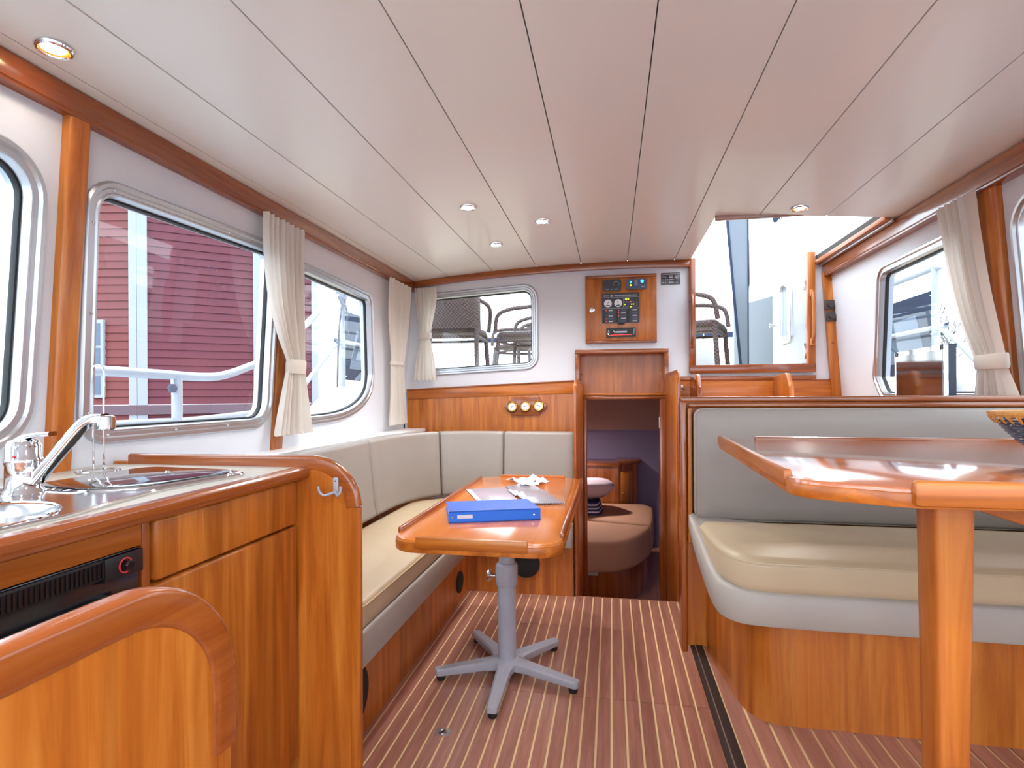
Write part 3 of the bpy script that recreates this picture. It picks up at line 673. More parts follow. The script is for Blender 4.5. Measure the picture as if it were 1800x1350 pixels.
PROF = rpoly([(0, .478), (.02, .64), (.040, .872), (.150, .868), (.12, .478)], [.025, 0, .022, .02, .02], 5)
def s_of(fn):
    best = min(range(len(BP)), key=lambda i: abs(fn(BP[i]))); return BS[best]
s1 = s_of(lambda p: p.y - 1.95 if p.x < -1.1 else 9); s2 = s_of(lambda p: p.y - 2.62 if p.x < -1.1 else 9); s3 = s_of(lambda p: p.x + 1.02); s4 = s_of(lambda p: p.x + .655)
names = ['grey vinyl back cushion mostly hidden behind the galley end panel', 'grey vinyl back cushion along the left wall under the swept window', 'curved grey vinyl corner back cushion below the corner curtain', 'grey vinyl back cushion under the left part of the barometer panel', 'grey vinyl back cushion directly beside the doorway casing']
for (a, b), lb in zip([(0, s1), (s1, s2), (s2, s3), (s3, s4), (s4, BS[-1])], names):
    a += .002; b -= .002; n = max(6, int((b - a) / .035)); st = [a, a + .004, a + .012] + [a + .012 + (b - a - .024) * i / n for i in range(1, n)] + [b - .012, b - .004, b]; rs = []
    for k, s in enumerate(st):
        p, nn = at_s(s); e = {0: .014, 1: .005, len(st) - 1: .014, len(st) - 2: .005}.get(k, 0)
        rs.append([(p.x + nn.x * u, p.y + nn.y * u, v) for u, v in offs(PROF, e)])
    p, nn = at_s((a + b) / 2)
    t = thing('back_cushion', lb, 'cushion', (p.x, p.y, .478), 'settee back cushions')
    rings('cover', rs, 'vinyl_grey', t, smooth=60)

# ================================================================== pedestal table and what lies on it
pt = thing('pedestal_table', 'orange varnished table with raised edges on grey five-star pedestal', 'table', (-.41, 2.13, 0))
TT = rpoly([(-.646, 1.512), (-.142, 1.512), (-.142, 2.752), (-.646, 2.752)], .085, 7)
prism('tabletop', TT, .644, .680, 'table_wood', pt, bevel=.004)
prism('apron', offs(TT, -.003), .642, .672, 'teakY', pt, bevel=.003)
box('edge_fiddle', (-.650, 1.60, .672), (-.637, 2.67, .694), 'mahoY', pt, .004); box('edge_fiddle', (-.151, 1.60, .672), (-.138, 2.67, .694), 'mahoY', pt, .004)
box('edge_fiddle', (-.560, 1.506, .655), (-.232, 1.519, .690), 'teakX', pt, .004); box('edge_fiddle', (-.560, 2.745, .672), (-.232, 2.758, .690), 'teakX', pt, .004)
px, py = -.412, 2.135
lathe('top_plate', [(.10, .630), (.10, .642), (.001, .642)], 'grey_paint', (px, py, 0), pt)
lathe('inner_tube', [(.031, .38), (.031, .632)], 'grey_paint', (px, py, 0), pt)
lathe('clamp_collar', [(.034, .345), (.041, .347), (.043, .352), (.044, .42), (.042, .428), (.036, .434), (.032, .434)], 'grey_paint', (px, py, 0), pt)
lathe('outer_tube', [(.036, .05), (.036, .348)], 'grey_paint', (px, py, 0), pt)
kn = lathe('clamp_knob', [(.008, -.046), (.008, -.062), (.020, -.064), (.024, -.070), (.020, -.078), (.004, -.080), (.001, -.080)], 'chrome', (px, py, .380), pt, axis='X', n=18)
hub = lathe('hub', [(.062, .030), (.062, .044), (.045, .058), (.038, .062), (.001, .062)], 'grey_paint', (px, py, 0), pt)
for tx, ty in ((-.675, 2.03), (-.405, 1.808), (-.125, 2.025), (-.238, 2.372), (-.606, 2.392)):
    d = Vector((tx - px, ty - py, 0)); L = d.length; d.normalize(); s = Vector((-d.y, d.x, 0)); c = Vector((px, py, 0)); rs = []
    for t, w, z0, z1 in ((0.02, .046, .026, .062), (.06, .034, .026, .060), (.1, .027, .026, .058), (L - .02, .020, .020, .046), (L - .006, .018, .020, .045), (L, .010, .022, .043)):
        q = c + d * t; rs.append([q + s * w * .92 + Vector((0, 0, z0)), q + s * w + Vector((0, 0, z0 + .004)), q + s * w + Vector((0, 0, z1 - .006)), q + s * w * .7 + Vector((0, 0, z1)), q - s * w * .7 + Vector((0, 0, z1)), q - s * w + Vector((0, 0, z1 - .006)), q - s * w + Vector((0, 0, z0 + .004)), q - s * w * .92 + Vector((0, 0, z0))])
    leg = rings('foot_arm', rs, 'grey_paint', pt, smooth=30)
    q = c + d * (L - .022); lathe('glide', [(.015, 0), (.017, .004), (.017, .016), (.012, .021)], 'black_plastic', (q.x, q.y, 0), leg, n=14)
# ring binder
rb = thing('ring_binder', 'bright blue ring binder with small white spine label on the pedestal table', 'binder', (-.4, 1.9, .681))
A, B = Vector((-.524, 1.722, 0)), Vector((-.236, 1.822, 0)); dv = (B - A).normalized(); nv = Vector((-dv.y, dv.x, 0)); Lb = (B - A).length; Db = .25
def bpt(a, b, z): q = A + dv * a + nv * b; return Vector((q.x, q.y, z))
def slab(name, z0f, z0b, z1f, z1b, mat, a0=0, a1=None, b0=0, b1=None, bev=.0015):
    a1 = Lb if a1 is None else a1; b1 = Db if b1 is None else b1; bm = bmesh.new()
    v = [bm.verts.new(p) for p in (bpt(a0, b0, z0f), bpt(a1, b0, z0f), bpt(a1, b1, z0b), bpt(a0, b1, z0b), bpt(a0, b0, z1f), bpt(a1, b0, z1f), bpt(a1, b1, z1b), bpt(a0, b1, z1b))]
    for f in ((0, 3, 2, 1), (4, 5, 6, 7), (0, 1, 5, 4), (1, 2, 6, 5), (2, 3, 7, 6), (3, 0, 4, 7)): bm.faces.new([v[i] for i in f])
    return from_bm(bm, name, mat, rb, None, bev, 2)
slab('cover', .6805, .6805, .6835, .6835, 'blue_binder'); slab('cover', .7155, .700, .7185, .703, 'blue_binder'); slab('spine', .6805, .6805, .7185, .7183, 'blue_binder', b1=.004)
slab('sheets', .684, .684, .713, .6985, 'paper', .004, Lb - .01, .012, Db - .006, 0)
lab = slab('spine_label', .694, .694, .706, .706, 'paper', .028, .078, -.0008, .001, 0)
for i in range(9): slab('lettering', .6985 + .001 * (i % 2), .6985, .7022 + .0012 * (i % 3), .702, 'device_dark', .036 + i * .0036, .0385 + i * .0036, -.0012, 0, 0).parent = rb
for a in (.012, Lb - .022):
    q = bpt(a, -.001, .699); lathe('rivet', [(.0035, .001), (.003, -.0006), (.001, -.0008)], 'chrome', q, rb, axis='Y', n=10)
# spiral booklet
bk = thing('spiral_booklet', 'open grey and lilac spiral-bound booklet behind the blue binder', 'booklet', (-.4, 2.3, .681))
def quad(name, pts, z0, z1, mat, parent, bev=.0008): return prism(name, pts, z0, z1, mat, parent, bevel=bev)
quad('page', [(-.652 + .02, 2.335), (-.52, 2.09), (-.36, 2.12), (-.472, 2.42)], .681, .6835, 'booklet_lilac', bk)
quad('page', [(-.472, 2.42), (-.312, 2.05), (-.180, 2.09), (-.372, 2.525)], .6836, .688, 'booklet_grey', bk)
quad('margin', [(-.630, 2.333), (-.612, 2.336), (-.505, 2.10), (-.522, 2.092)], .6836, .6842, 'paper', bk, 0)
for i in range(3): quad('print_block', [(-.445 + i * .03, 2.33 - i * .02), (-.39 + i * .02, 2.20 - i * .02), (-.375 + i * .02, 2.206 - i * .02), (-.43 + i * .03, 2.336 - i * .02)], .6881, .6884, 'print_grey', bk, 0)
for i in range(22):
    t = i / 21; q = Vector((-.312, 2.05, 0)).lerp(Vector((-.180, 2.09, 0)), t); tube('spiral_ring', [(q.x + .0052 * math.cos(a) * -.37, q.y + .0052 * math.cos(a) * .93, .686 + .0048 * math.sin(a)) for a in [2 * PI * k / 8 for k in range(8)]], .0008, 'paper', bk, closed=True, n=4)
# loose crumpled papers
def crumple(name, label, pts, z, amp, seed):
    rr = random.Random(seed); t = thing(name, label, 'paper', (sum(p[0] for p in pts) / len(pts), sum(p[1] for p in pts) / len(pts), z), 'loose papers'); bm = bmesh.new(); n = 9; V = []
    a, b, c, d = [Vector(p) for p in pts]
    for i in range(n):
        row = []
        for j in range(n):
            q = a.lerp(b, i / (n - 1)).lerp(d.lerp(c, i / (n - 1)), j / (n - 1)); row.append(bm.verts.new((q.x + rr.uniform(-.004, .004), q.y + rr.uniform(-.004, .004), z + abs(rr.gauss(0, amp)) + .001)))
        V.append(row)
    for i in range(n - 1):
        for j in range(n - 1): bm.faces.new((V[i][j], V[i + 1][j], V[i + 1][j + 1], V[i][j + 1]))
    o = from_bm(bm, 'sheet', 'paper', t); md = o.modifiers.new('thick', 'SOLIDIFY'); md.thickness = .0008; return t
crumple('crumpled_paper', 'crumpled white paper lying furthest back on the pedestal table', [(-.50, 2.58), (-.40, 2.50), (-.30, 2.56), (-.40, 2.69)], .681, .012, 3)
crumple('crumpled_paper', 'flat white slip of paper under the crumpled sheet', [(-.43, 2.45), (-.36, 2.44), (-.29, 2.60), (-.34, 2.66)], .6812, .006, 5)

# ================================================================== dinette on the right
pn = thing('dinette_partition', 'wooden partition with layered top rail behind the dinette bench', 'partition', (.8, 1.95, .25))
box('panel_board', (.236, 1.93, .25), (1.40, 1.966, 1.07), 'teakZ', pn)
box('cap_rail', (.230, 1.912, 1.070), (1.42, 1.985, 1.088), 'mahoX', pn, .005, 3)
box('under_rail', (.252, 1.900, 1.052), (1.42, 1.932, 1.068), 'mahoX', pn, .006, 3)
box('end_post', (.228, 1.912, .232), (.248, 1.985, 1.072), 'mahoZ', pn, .006, 3)
box('bead_post', (.250, 1.897, .60), (.263, 1.932, 1.052), 'teakZ', pn, .005, 3)
bn = thing('dinette_bench', 'dinette bench base of vertical veneer with grey vinyl skirt', 'bench', (.8, 1.7, .25))
BASE = [(.306, 1.905), (.318, 1.78), (.330, 1.66), (.345, 1.58), (.362, 1.538), (.390, 1.512), (.43, 1.502), (.60, 1.500), (1.38, 1.497), (1.38, 1.905)]
prism('base_panel', [tuple(p[:2]) for p in smooth_path([(u, v, 0) for u, v in BASE[:8]], 3)] + BASE[8:], .25, .54, 'teakZ', bn, smooth=50)
SK = [tuple(p[:2]) for p in smooth_path([(.250, 1.908, 0), (.252, 1.84, 0), (.258, 1.70, 0), (.262, 1.60, 0), (.275, 1.52, 0), (.310, 1.470, 0), (.38, 1.452, 0), (.55, 1.447, 0)], 4)] + [(1.38, 1.440), (1.38, 1.908)]
# skirt dips towards the corner: lower edge rises to a point at the partition
def skirt():
    n = len(SK); hi, lo = [], []
    for i, (u, v) in enumerate(SK):
        t = max(0, min(1, (1.93 - v) / .40)) if u < .4 else 1
        z0 = .70 - (.70 - .517) * (t ** .55); z1 = .715 - (.715 - .605) * (t ** .8)
        hi.append(z1); lo.append(z0)
    def R(o, f): return [(u, v, (lo[i] + (hi[i] - lo[i]) * f)) for i, (u, v) in enumerate(offs(SK, o))]
    rings('skirt', [R(.02, 0), R(.004, .01), R(0, .08), R(0, .90), R(.006, .985), R(.02, 1)], 'vinyl_skirt', bn, smooth=50)
skirt()
SEAT = [tuple(p[:2]) for p in smooth_path([(.268, 1.86, 0), (.270, 1.76, 0), (.274, 1.64, 0), (.282, 1.56, 0), (.305, 1.49, 0), (.345, 1.458, 0), (.42, 1.448, 0), (.60, 1.448, 0)], 4)] + [(1.0, 1.448), (1.395, 1.448), (1.395, 1.86)]
seat('seat_cushion', 'thick cream vinyl seat cushion with rounded corner on the dinette bench', dens(SEAT, .08), .602, .690, .024, pipe='vinyl_cream', crown=.016)
bc = thing('back_cushion', 'wide flat grey vinyl back cushion of the dinette bench', 'cushion', (.83, 1.88, .69))
BK = rpoly([(.266, .690), (1.395, .690), (1.395, 1.050), (.266, 1.050)], .025, 5)
rings('cover', [[(u, y, v) for u, v in inset(BK, o)] for o, y in ((.006, 1.908), (0, 1.898), (0, 1.872), (.003, 1.862), (.010, 1.857), (.05, 1.853))], 'vinyl_grey', bc)
tube('piping', [(u, 1.864, v) for u, v in offs(BK, .0005)], .0016, 'vinyl_skirt', bc, closed=True, n=5)
# dinette table
dt = thing('dinette_table', 'glossy dinette table with raised wooden edges and square leg', 'table', (.75, 1.2, .25))
DT = rpoly([(.262, .858), (.385, .797), (1.25, .797), (1.25, 1.602), (.294, 1.612)], [.05, .12, .02, .02, .02], 6)
prism('tabletop', DT, .952, .974, 'dinette_wood', dt, bevel=.003)
prism('edge_band', offs(DT, -.002), .948, .968, 'teakX', dt, bevel=.002)
prism('end_fiddle', [(.259, .905), (.273, .905), (.304, 1.610), (.290, 1.610)], .955, .983, 'teakY', dt, bevel=.005)
box('front_fiddle', (.385, .789, .951), (1.25, .806, .985), 'teakX', dt, .006)
box('back_fiddle', (.385, 1.592, .965), (1.25, 1.608, .981), 'mahoX', dt, .005)
rings('leg', [rpoly([(cx - w, .94 - w), (cx + w, .94 - w), (cx + w, .94 + w), (cx - w, .94 + w)], .007, 3) and [(u, v, z) for u, v in rpoly([(cx - w, .94 - w), (cx + w, .94 - w), (cx + w, .94 + w), (cx - w, .94 + w)], .007, 3)] for cx, w, z in ((.497, .021, .25), (.497, .024, .6), (.498, .028, .952))], 'teakZ', dt, smooth=30)
prism('brace', [(.528, .948), (1.20, .948), (1.20, .80), (.95, .80), (.70, .868), (.528, .925)], .915, .945, 'teakX', dt, axis='Y', bevel=.003)
# basket bowl on it
bw = thing('wire_basket', 'woven basket bowl with golden wrapped rim and dark wire sides', 'basket', (.872, 1.2, .975))
bcx, bcy = .872, 1.20; R0 = .135; Z1 = 1.056
for k in range(13):
    t = k / 12; r = .055 + (R0 - .055 - .006) * (t ** .62); z = .979 + (Z1 - .979 - .012) * t
    tube('wire', [(bcx + r * math.cos(a), bcy + r * math.sin(a), z) for a in [2 * PI * i / 36 for i in range(36)]], .0021, 'bowl_wire', bw, closed=True, n=5)
for i in range(16):
    a = 2 * PI * i / 16; tube('rib', [(bcx + (.02 + (R0 - .02) * (t ** .62)) * math.cos(a + .25 * t), bcy + (.02 + (R0 - .02) * (t ** .62)) * math.sin(a + .25 * t), .978 + (Z1 - .978) * t) for t in [j / 7 for j in range(8)]], .0026, 'bowl_wire', bw, n=5)
tube('rim', [(bcx + R0 * math.cos(a), bcy + R0 * math.sin(a), Z1) for a in [2 * PI * i / 48 for i in range(48)]], .006, 'wicker_gold', bw, closed=True, n=7)
bm = bmesh.new()
for i in range(84):
    a = 2 * PI * i / 84; da = .018 if i % 2 else -.02
    p = [Vector((bcx + r * math.cos(a + da * k), bcy + r * math.sin(a + da * k), z)) for k, (r, z) in enumerate(((R0 + .005, Z1 + .004), (R0 + .002, Z1 - .007), (R0 - .007, Z1 - .018)))]
    tn = Vector((-math.sin(a), math.cos(a), 0)) * .0026; on = Vector((math.cos(a), math.sin(a), 0)) * .002
    L = [[bm.verts.new(q - tn), bm.verts.new(q + on), bm.verts.new(q + tn), bm.verts.new(q - on)] for q in p]
    for x, y in zip(L, L[1:]):
        for j in range(4): bm.faces.new((x[j], x[(j + 1) % 4], y[(j + 1) % 4], y[j]))
tag(from_bm(bm, 'wrapping', 'wicker_gold', bw), kind='stuff')
# pale stool whose top just enters the frame
so = thing('stool', 'pale round stool top just entering the bottom edge below the table leg', 'stool', (.40, .60, .25))
lathe('seat', [(.02, .545), (.118, .545), (.126, .552), (.128, .572), (.122, .586), (.09, .592), (.001, .594)], 'cream_gelcoat', (.395, .665, .0), so, n=32)
for a in (.8, 2.4, 4.0, 5.6): tube('leg', [(.395 + .07 * math.cos(a), .665 + .07 * math.sin(a), .546), (.395 + .1 * math.cos(a), .665 + .1 * math.sin(a), .25)], .010, 'aluminium', so, n=8)

# side shelf behind the partition carrying the flat screen
shf = thing('side_shelf', 'narrow wooden side shelf along the right wall behind the partition', 'shelf', (1.25, 2.7, 1.04))
box('board', (1.10, 1.97, 1.040), (1.272, 3.60, 1.060), 'teakY', shf, .003)
box('apron', (1.10, 1.97, .60), (1.118, 3.60, 1.040), 'teakZ', shf)
tv = thing('flat_screen', 'small flat screen with silver bezel standing in front of the right window', 'television', (1.22, 2.48, 1.06))
Ta, Tb = Vector((1.196, 2.255, 0)), Vector((1.240, 2.700, 0)); td = (Tb - Ta).normalized(); tn = Vector((td.y, -td.x, 0))
def tvbox(name, a0, a1, d0, d1, z0, z1, mat, bev=.002, par=None):
    bm = bmesh.new(); bmesh.ops.create_cube(bm, size=1)
    for v in bm.verts:
        q = Ta + td * (a0 if v.co.x < 0 else a1) + tn * (d0 if v.co.y < 0 else d1); v.co = (q.x, q.y, z0 if v.co.z < 0 else z1)
    if bev: bmesh.ops.bevel(bm, geom=list(bm.edges), offset=bev, segments=2, affect='EDGES')
    return from_bm(bm, name, mat, par or tv, 35)
LT = (Tb - Ta).length
tvbox('case', 0, LT, .006, .034, 1.075, 1.272, 'navy_edge', .004)
tvbox('bezel', -.002, LT + .002, .0, .010, 1.073, 1.274, 'chrome', .002)
tvbox('screen', .012, LT - .012, -.0012, .004, 1.085, 1.256, 'screen_glass', 0)
tvbox('foot', LT * .35, LT * .65, -.03, .045, 1.060, 1.068, 'black_plastic', .002); tvbox('neck', LT * .45, LT * .55, .008, .028, 1.066, 1.10, 'black_plastic', .001)
for a in (.004, LT - .024): tvbox('corner_clip', a, a + .020, -.002, .012, 1.256, 1.275, 'black_plastic', .001)

# ================================================================== instruments on the far bulkhead
el = thing('electrical_panel', 'orange wooden switchboard door with gauges, breakers and radio', 'switchboard', (.06, YB, 1.43))
box('door_board', (-.166, YB - .020, 1.428), (.288, YB, 1.870), 'teakZ', el, .002)
box('edge_rail', (-.166, YB - .030, 1.852), (.288, YB - .016, 1.870), 'mahoX', el, .004); box('edge_rail', (-.166, YB - .030, 1.428), (.288, YB - .016, 1.446), 'mahoX', el, .004)
F = YB - .020
lk = lathe('lock', [(.017, 0), (.017, -.006), (.012, -.010), (.009, -.010)], 'chrome', (-.122, F, 1.647), el, axis='Y', n=20); lathe('lock_core', [(.010, -.008), (.008, -.012), (.001, -.012)], 'dial_white', (-.122, F, 1.647), lk, axis='Y', n=16)
def panel_part(name, x0, x1, z0, z1, d, mat, par, r=.004): return prism(name, rpoly([(x0, z0), (x1, z0), (x1, z1), (x0, z1)], r, 4), F - d, F + .001, mat, par, axis='Y', smooth=30)
def mark(par, x0, x1, z0, z1, d, mat='print_grey', name='print_mark'): return box(name, (x0, F - d - .0008, z0), (x1, F - d + .0004, z1), mat, par)
rd = panel_part('remote_display', -.055, .066, 1.766, 1.841, .010, 'device_dark', el, .014)
tube('dial_ring', [(.034 + .017 * math.cos(a), F - .0105, 1.810 + .017 * math.sin(a)) for a in [PI * (-.2 + 1.3 * i / 12) for i in range(13)]], .0008, 'print_grey', rd, n=4)
for x0, x1 in ((-.034, -.016), (.0, .008), (.024, .042)): mark(rd, x0, x1, 1.776, 1.779, .010)
mark(rd, .024, .042, 1.824, 1.827, .010)
ch = panel_part('charge_controller', .099, .224, 1.772, 1.838, .012, 'device_blue', el, .004)
lathe('led', [(.011, -.012), (.009, -.016), (.001, -.016)], 'led_blue', (.197, F, 1.822), ch, axis='Y', n=14); lathe('led', [(.006, -.012), (.005, -.015), (.001, -.015)], 'led_blue', (.125, F, 1.819), ch, axis='Y', n=12)
lathe('led', [(.006, -.012), (.005, -.015), (.001, -.015)], 'led_yellow', (.125, F, 1.799), ch, axis='Y', n=12)
for i in range(5): mark(ch, .150, .168, 1.797 + i * .007, 1.800 + i * .007, .012)
mark(ch, .190, .214, 1.786, 1.790, .012)
bp_ = panel_part('breaker_panel', -.059, .180, 1.558, 1.752, .008, 'device_dark', el, .003)
for i in range(6): mark(bp_, -.050 + i * .0068, -.0455 + i * .0068, 1.732, 1.738, .008)
lathe('crest', [(.007, -.008), (.006, -.009), (.001, -.009)], 'print_grey', (.003, F, 1.735), bp_, axis='Y', n=10)
for i in range(19): mark(bp_, .020 + i * .0078, .0255 + i * .0078, 1.732 + .0004 * (i % 3), 1.739, .008)
for x0, x1, z0, z1 in ((-.056, .178, 1.724, 1.7255), (-.056, .178, 1.651, 1.6525), (.078, .0795, 1.653, 1.724)): mark(bp_, x0, x1, z0, z1, .008, name='rule')
for x in (-.020, .045):
    d = lathe('gauge', [(.025, -.008), (.025, -.011), (.022, -.012), (.001, -.012)], 'dial_white', (x, F, 1.686), bp_, axis='Y', n=24)
    box('needle', (x - .0012, F - .0132, 1.674), (x + .0012, F - .012, 1.700), 'device_dark', d, rot=('Y', .5 if x < 0 else -.4))
    box('scale_block', (x - .012, F - .0130, 1.669), (x + .012, F - .012, 1.675), 'device_dark', d)
mark(bp_, .084, .118, 1.703, 1.720, .008, 'device_blue', 'meter_window')
for x in (.090, .104): mark(bp_, x, x + .009, 1.705, 1.717, .009, 'led_yellow', 'digit')
hull = [(.086, 1.661), (.086, 1.692), (.140, 1.692), (.156, 1.688), (.170, 1.6765), (.156, 1.665), (.140, 1.661)]
tube('hull_outline', [(x, F - .0085, z) for x, z in hull], .0007, 'print_grey', bp_, closed=True, n=4)
for x, z, m_ in ((.125, 1.693, 'led_red'), (.130, 1.677, 'led_yellow'), (.143, 1.677, 'led_yellow'), (.088, 1.676, 'led_yellow'), (.125, 1.660, 'led_yellow')): lathe('indicator', [(.004, -.008), (.003, -.010), (.001, -.010)], m_, (x, F, z), bp_, axis='Y', n=8)
for c, x in enumerate((-.040, .040, .112)):
    for r_ in range(5):
        z = 1.640 - r_ * .0178; box('breaker', (x - .012, F - .014, z - .006), (x + .004, F - .008, z + .006), 'black_plastic', bp_, .001)
        mark(bp_, x + .024 - (.0), x + .052, z - .004, z + .004, .008, 'device_blue' if (r_ + c) % 2 else 'print_grey', 'breaker_label')
        if (c == 0 and r_ in (0, 3, 4)) or (c == 1 and r_ < 3): lathe('indicator', [(.003, -.008), (.0025, -.010), (.001, -.010)], 'led_red', (x + .008, F, z), bp_, axis='Y', n=8)
box('pull_tab', (.044, F - .022, 1.548), (.086, F - .004, 1.560), 'black_plastic', el, .004)
ra = panel_part('radio', -.031, .156, 1.466, 1.526, .010, 'black_plastic', el, .002)
tube('bracket', [(-.018, F - .012, 1.514), (-.020, F - .012, 1.486), (-.012, F - .012, 1.478)], .0018, 'chrome', ra, n=5); tube('bracket', [(.146, F - .012, 1.518), (.144, F - .012, 1.486), (.138, F - .012, 1.478)], .0018, 'chrome', ra, n=5)
tube('knob_ring', [(.004 + .014 * math.cos(a), F - .013, 1.498 + .014 * math.sin(a)) for a in [2 * PI * i / 18 for i in range(18)]], .0014, 'chrome', ra, closed=True, n=5)
lathe('knob', [(.011, -.010), (.010, -.020), (.001, -.021)], 'black_plastic', (.004, F, 1.498), ra, axis='Y', n=18)
mark(ra, .026, .100, 1.494, 1.505, .010, 'print_grey', 'display'); mark(ra, -.008, .132, 1.4785, 1.481, .010, 'led_red', 'light_strip'); mark(ra, .050, .076, 1.4825, 1.4855, .010, 'led_red', 'light_strip')
# builder's plate
cp = thing('builders_plate', 'small dark data plate with CE mark beside the companion opening', 'plate', (.376, YB, 1.80))
box('plate', (.318, YB - .004, 1.798), (.434, YB, 1.874), 'device_dark', cp, .001)
F = YB - .004
for i in range(13): mark(cp, .326 + i * .0078, .332 + i * .0078, 1.862, 1.869, 0)
for z in (1.851, 1.842): mark(cp, .324, .352, z, z + .003, 0); mark(cp, .366, .390, z - .001, z + .005, 0); mark(cp, .402, .426, z, z + .004, 0)
for z in (1.828, 1.810):
    mark(cp, .326, .334, z, z + .004, 0); mark(cp, .342, .347, z - .003, z + .007, 0); mark(cp, .366, .390, z - .001, z + .005, 0); mark(cp, .394, .400, z, z + .003, 0)
mark(cp, .352, .360, 1.826, 1.834, 0)
tube('crest', [(.410, F - .001, 1.836), (.422, F - .001, 1.836), (.422, F - .001, 1.828), (.416, F - .001, 1.822), (.410, F - .001, 1.828)], .0015, 'print_grey', cp, closed=True, n=4)
def text(body, size, loc, mat, parent):
    cu = bpy.data.curves.new('lettering', 'FONT'); cu.body = body; cu.size = size; cu.extrude = .0004; o = bpy.data.objects.new('lettering', cu); COL.objects.link(o)
    me = bpy.data.meshes.new_from_object(o.evaluated_get(bpy.context.evaluated_depsgraph_get())); bpy.data.objects.remove(o); bpy.data.curves.remove(cu)
    me.transform(Matrix.Translation(loc) @ Matrix.Rotation(PI / 2, 4, 'X')); return finish(me, 'lettering', mat, parent)
text('CE', .016, (.407, F - .001, 1.803), 'print_grey', cp)
# three barometer dials on a plaque
pq = thing('barometer_plaque', 'shaped wooden plaque with three small white weather dials', 'barometer', (-.565, 3.62, .965)); F = YB - .018
PL = [(-.712, 1.018), (-.690, 1.050), (-.664, 1.058), (-.660, 1.078), (-.470, 1.082), (-.466, 1.062), (-.440, 1.052), (-.418, 1.022), (-.440, .990), (-.466, .980), (-.470, .960), (-.660, .956), (-.664, .976), (-.690, .986)]
prism('board', rpoly(PL, .008, 3), F - .016, F, 'mahoX', pq, axis='Y', bevel=.003)
for x, a in ((-.654, .7), (-.565, 1.2), (-.476, -1.0)):
    d = lathe('dial', [(.036, -.016), (.036, -.026), (.032, -.029), (.030, -.026)], 'brass', (x, F, 1.018 + (x + .565) * .03), pq, axis='Y', n=28); zz = 1.018 + (x + .565) * .03
    lathe('dial_face', [(.031, -.0255), (.02, -.0262), (.001, -.0262)], 'dial_white', (x, F, zz), d, axis='Y', n=28)
    box('needle', (x - .0014, F - .0275, zz - .010), (x + .0014, F - .0265, zz + .016), 'device_dark', d, rot=('Y', a))
sh_ = thing('wall_socket', 'small chrome socket knob at the foot of the companion steps', 'socket', (.44, YB - .03, 1.12))
lathe('knob', [(.016, -.024), (.014, -.032), (.008, -.040), (.001, -.042)], 'chrome', (.437, YB, 1.135), sh_, axis='Y', n=8)
lathe('escutcheon', [(.020, -.021), (.018, -.025), (.010, -.026)], 'steel', (.437, YB, 1.135), sh_, axis='Y', n=16)

# ================================================================== curtains
def curtain(label, fn, levels, nf, amp, tie=None, depth=.05, seed=1, flat=0):
    """LEVELS: (height, from, to, fold scale) from top to hem, along the wall FN"""
    rr = random.Random(seed); ph = [rr.uniform(-.5, .5) for _ in range(nf * 2 + 2)]
    t = thing('curtain', label, 'curtain', fn((levels[-1][1] + levels[-1][2]) / 2, levels[-1][0], -depth), 'cream cabin curtains')
    nu = nf * 8; L = smooth_path([Vector((a, b, s)) for _, a, b, s in levels], 6); Zs = [p.x for p in smooth_path([Vector((z, 0, 0)) for z, *_ in levels], 6)]
    bm = bmesh.new(); V = []
    for p, z in zip(L, Zs):
        a, b, s = p; row = []
        for i in range(nu + 1):
            f = i / nu; q = f + .25 / nf * math.sin(2 * PI * f * 2.3 + ph[0]) * .5
            k = 0 if f > 1 - flat else 1
            d = depth + amp * s * k * (math.sin(2 * PI * nf * q + ph[1]) + .35 * math.sin(2 * PI * nf * 1.7 * q + ph[2] * 4))
            row.append(bm.verts.new(fn(a + (b - a) * f, z + (.004 * math.sin(2 * PI * nf * q + 1) if z < levels[-1][0] + .02 else 0), -d)))
        V.append(row)
    for r1, r2 in zip(V, V[1:]):
        for i in range(nu): bm.faces.new((r1[i], r1[i + 1], r2[i + 1], r2[i]))
    from_bm(bm, 'fabric', 'curtain_cream', t, 80)
    if tie:
        z, a, b, h = tie; bm = bmesh.new(); n = 20; rs = []
        for zz, g in ((z - h, 0), (z - h * .6, .003), (z + h * .6, .003), (z + h, 0)):
            rs.append([bm.verts.new(fn((a + b) / 2 + (abs(b - a) / 2 + .006 + g) * math.cos(2 * PI * i / n), zz, -(depth + (.017 + g) * math.sin(2 * PI * i / n)))) for i in range(n)])
        for x, y in zip(rs, rs[1:]):
            for i in range(n): bm.faces.new((x[i], x[(i + 1) % n], y[(i + 1) % n], y[i]))
        from_bm(bm, 'tieback', 'curtain_cream', t, 50)
    return t
curtain('tied cream curtain between the two forward windows on the left wall', LW, [(1.812, 1.915, 2.19, 1), (1.70, 1.925, 2.20, 1), (1.50, 1.975, 2.225, 1), (1.35, 2.055, 2.245, .9), (1.245, 2.128, 2.262, .6), (1.20, 2.125, 2.272, .6), (1.10, 2.105, 2.30, .9), (1.0, 2.085, 2.335, 1.1), (.93, 2.075, 2.36, 1.2)], 8, .014, (1.225, 2.132, 2.262, .030), seed=3)
curtain('cream curtain hanging in the far left corner on the side wall', LW, [(1.812, 3.12, 3.46, 1), (1.60, 3.14, 3.46, 1), (1.36, 3.22, 3.44, .7), (1.28, 3.23, 3.435, .7), (1.10, 3.26, 3.48, .9), (.905, 3.27, 3.545, 1.1)], 7, .013, (1.30, 3.235, 3.43, .012), seed=5)
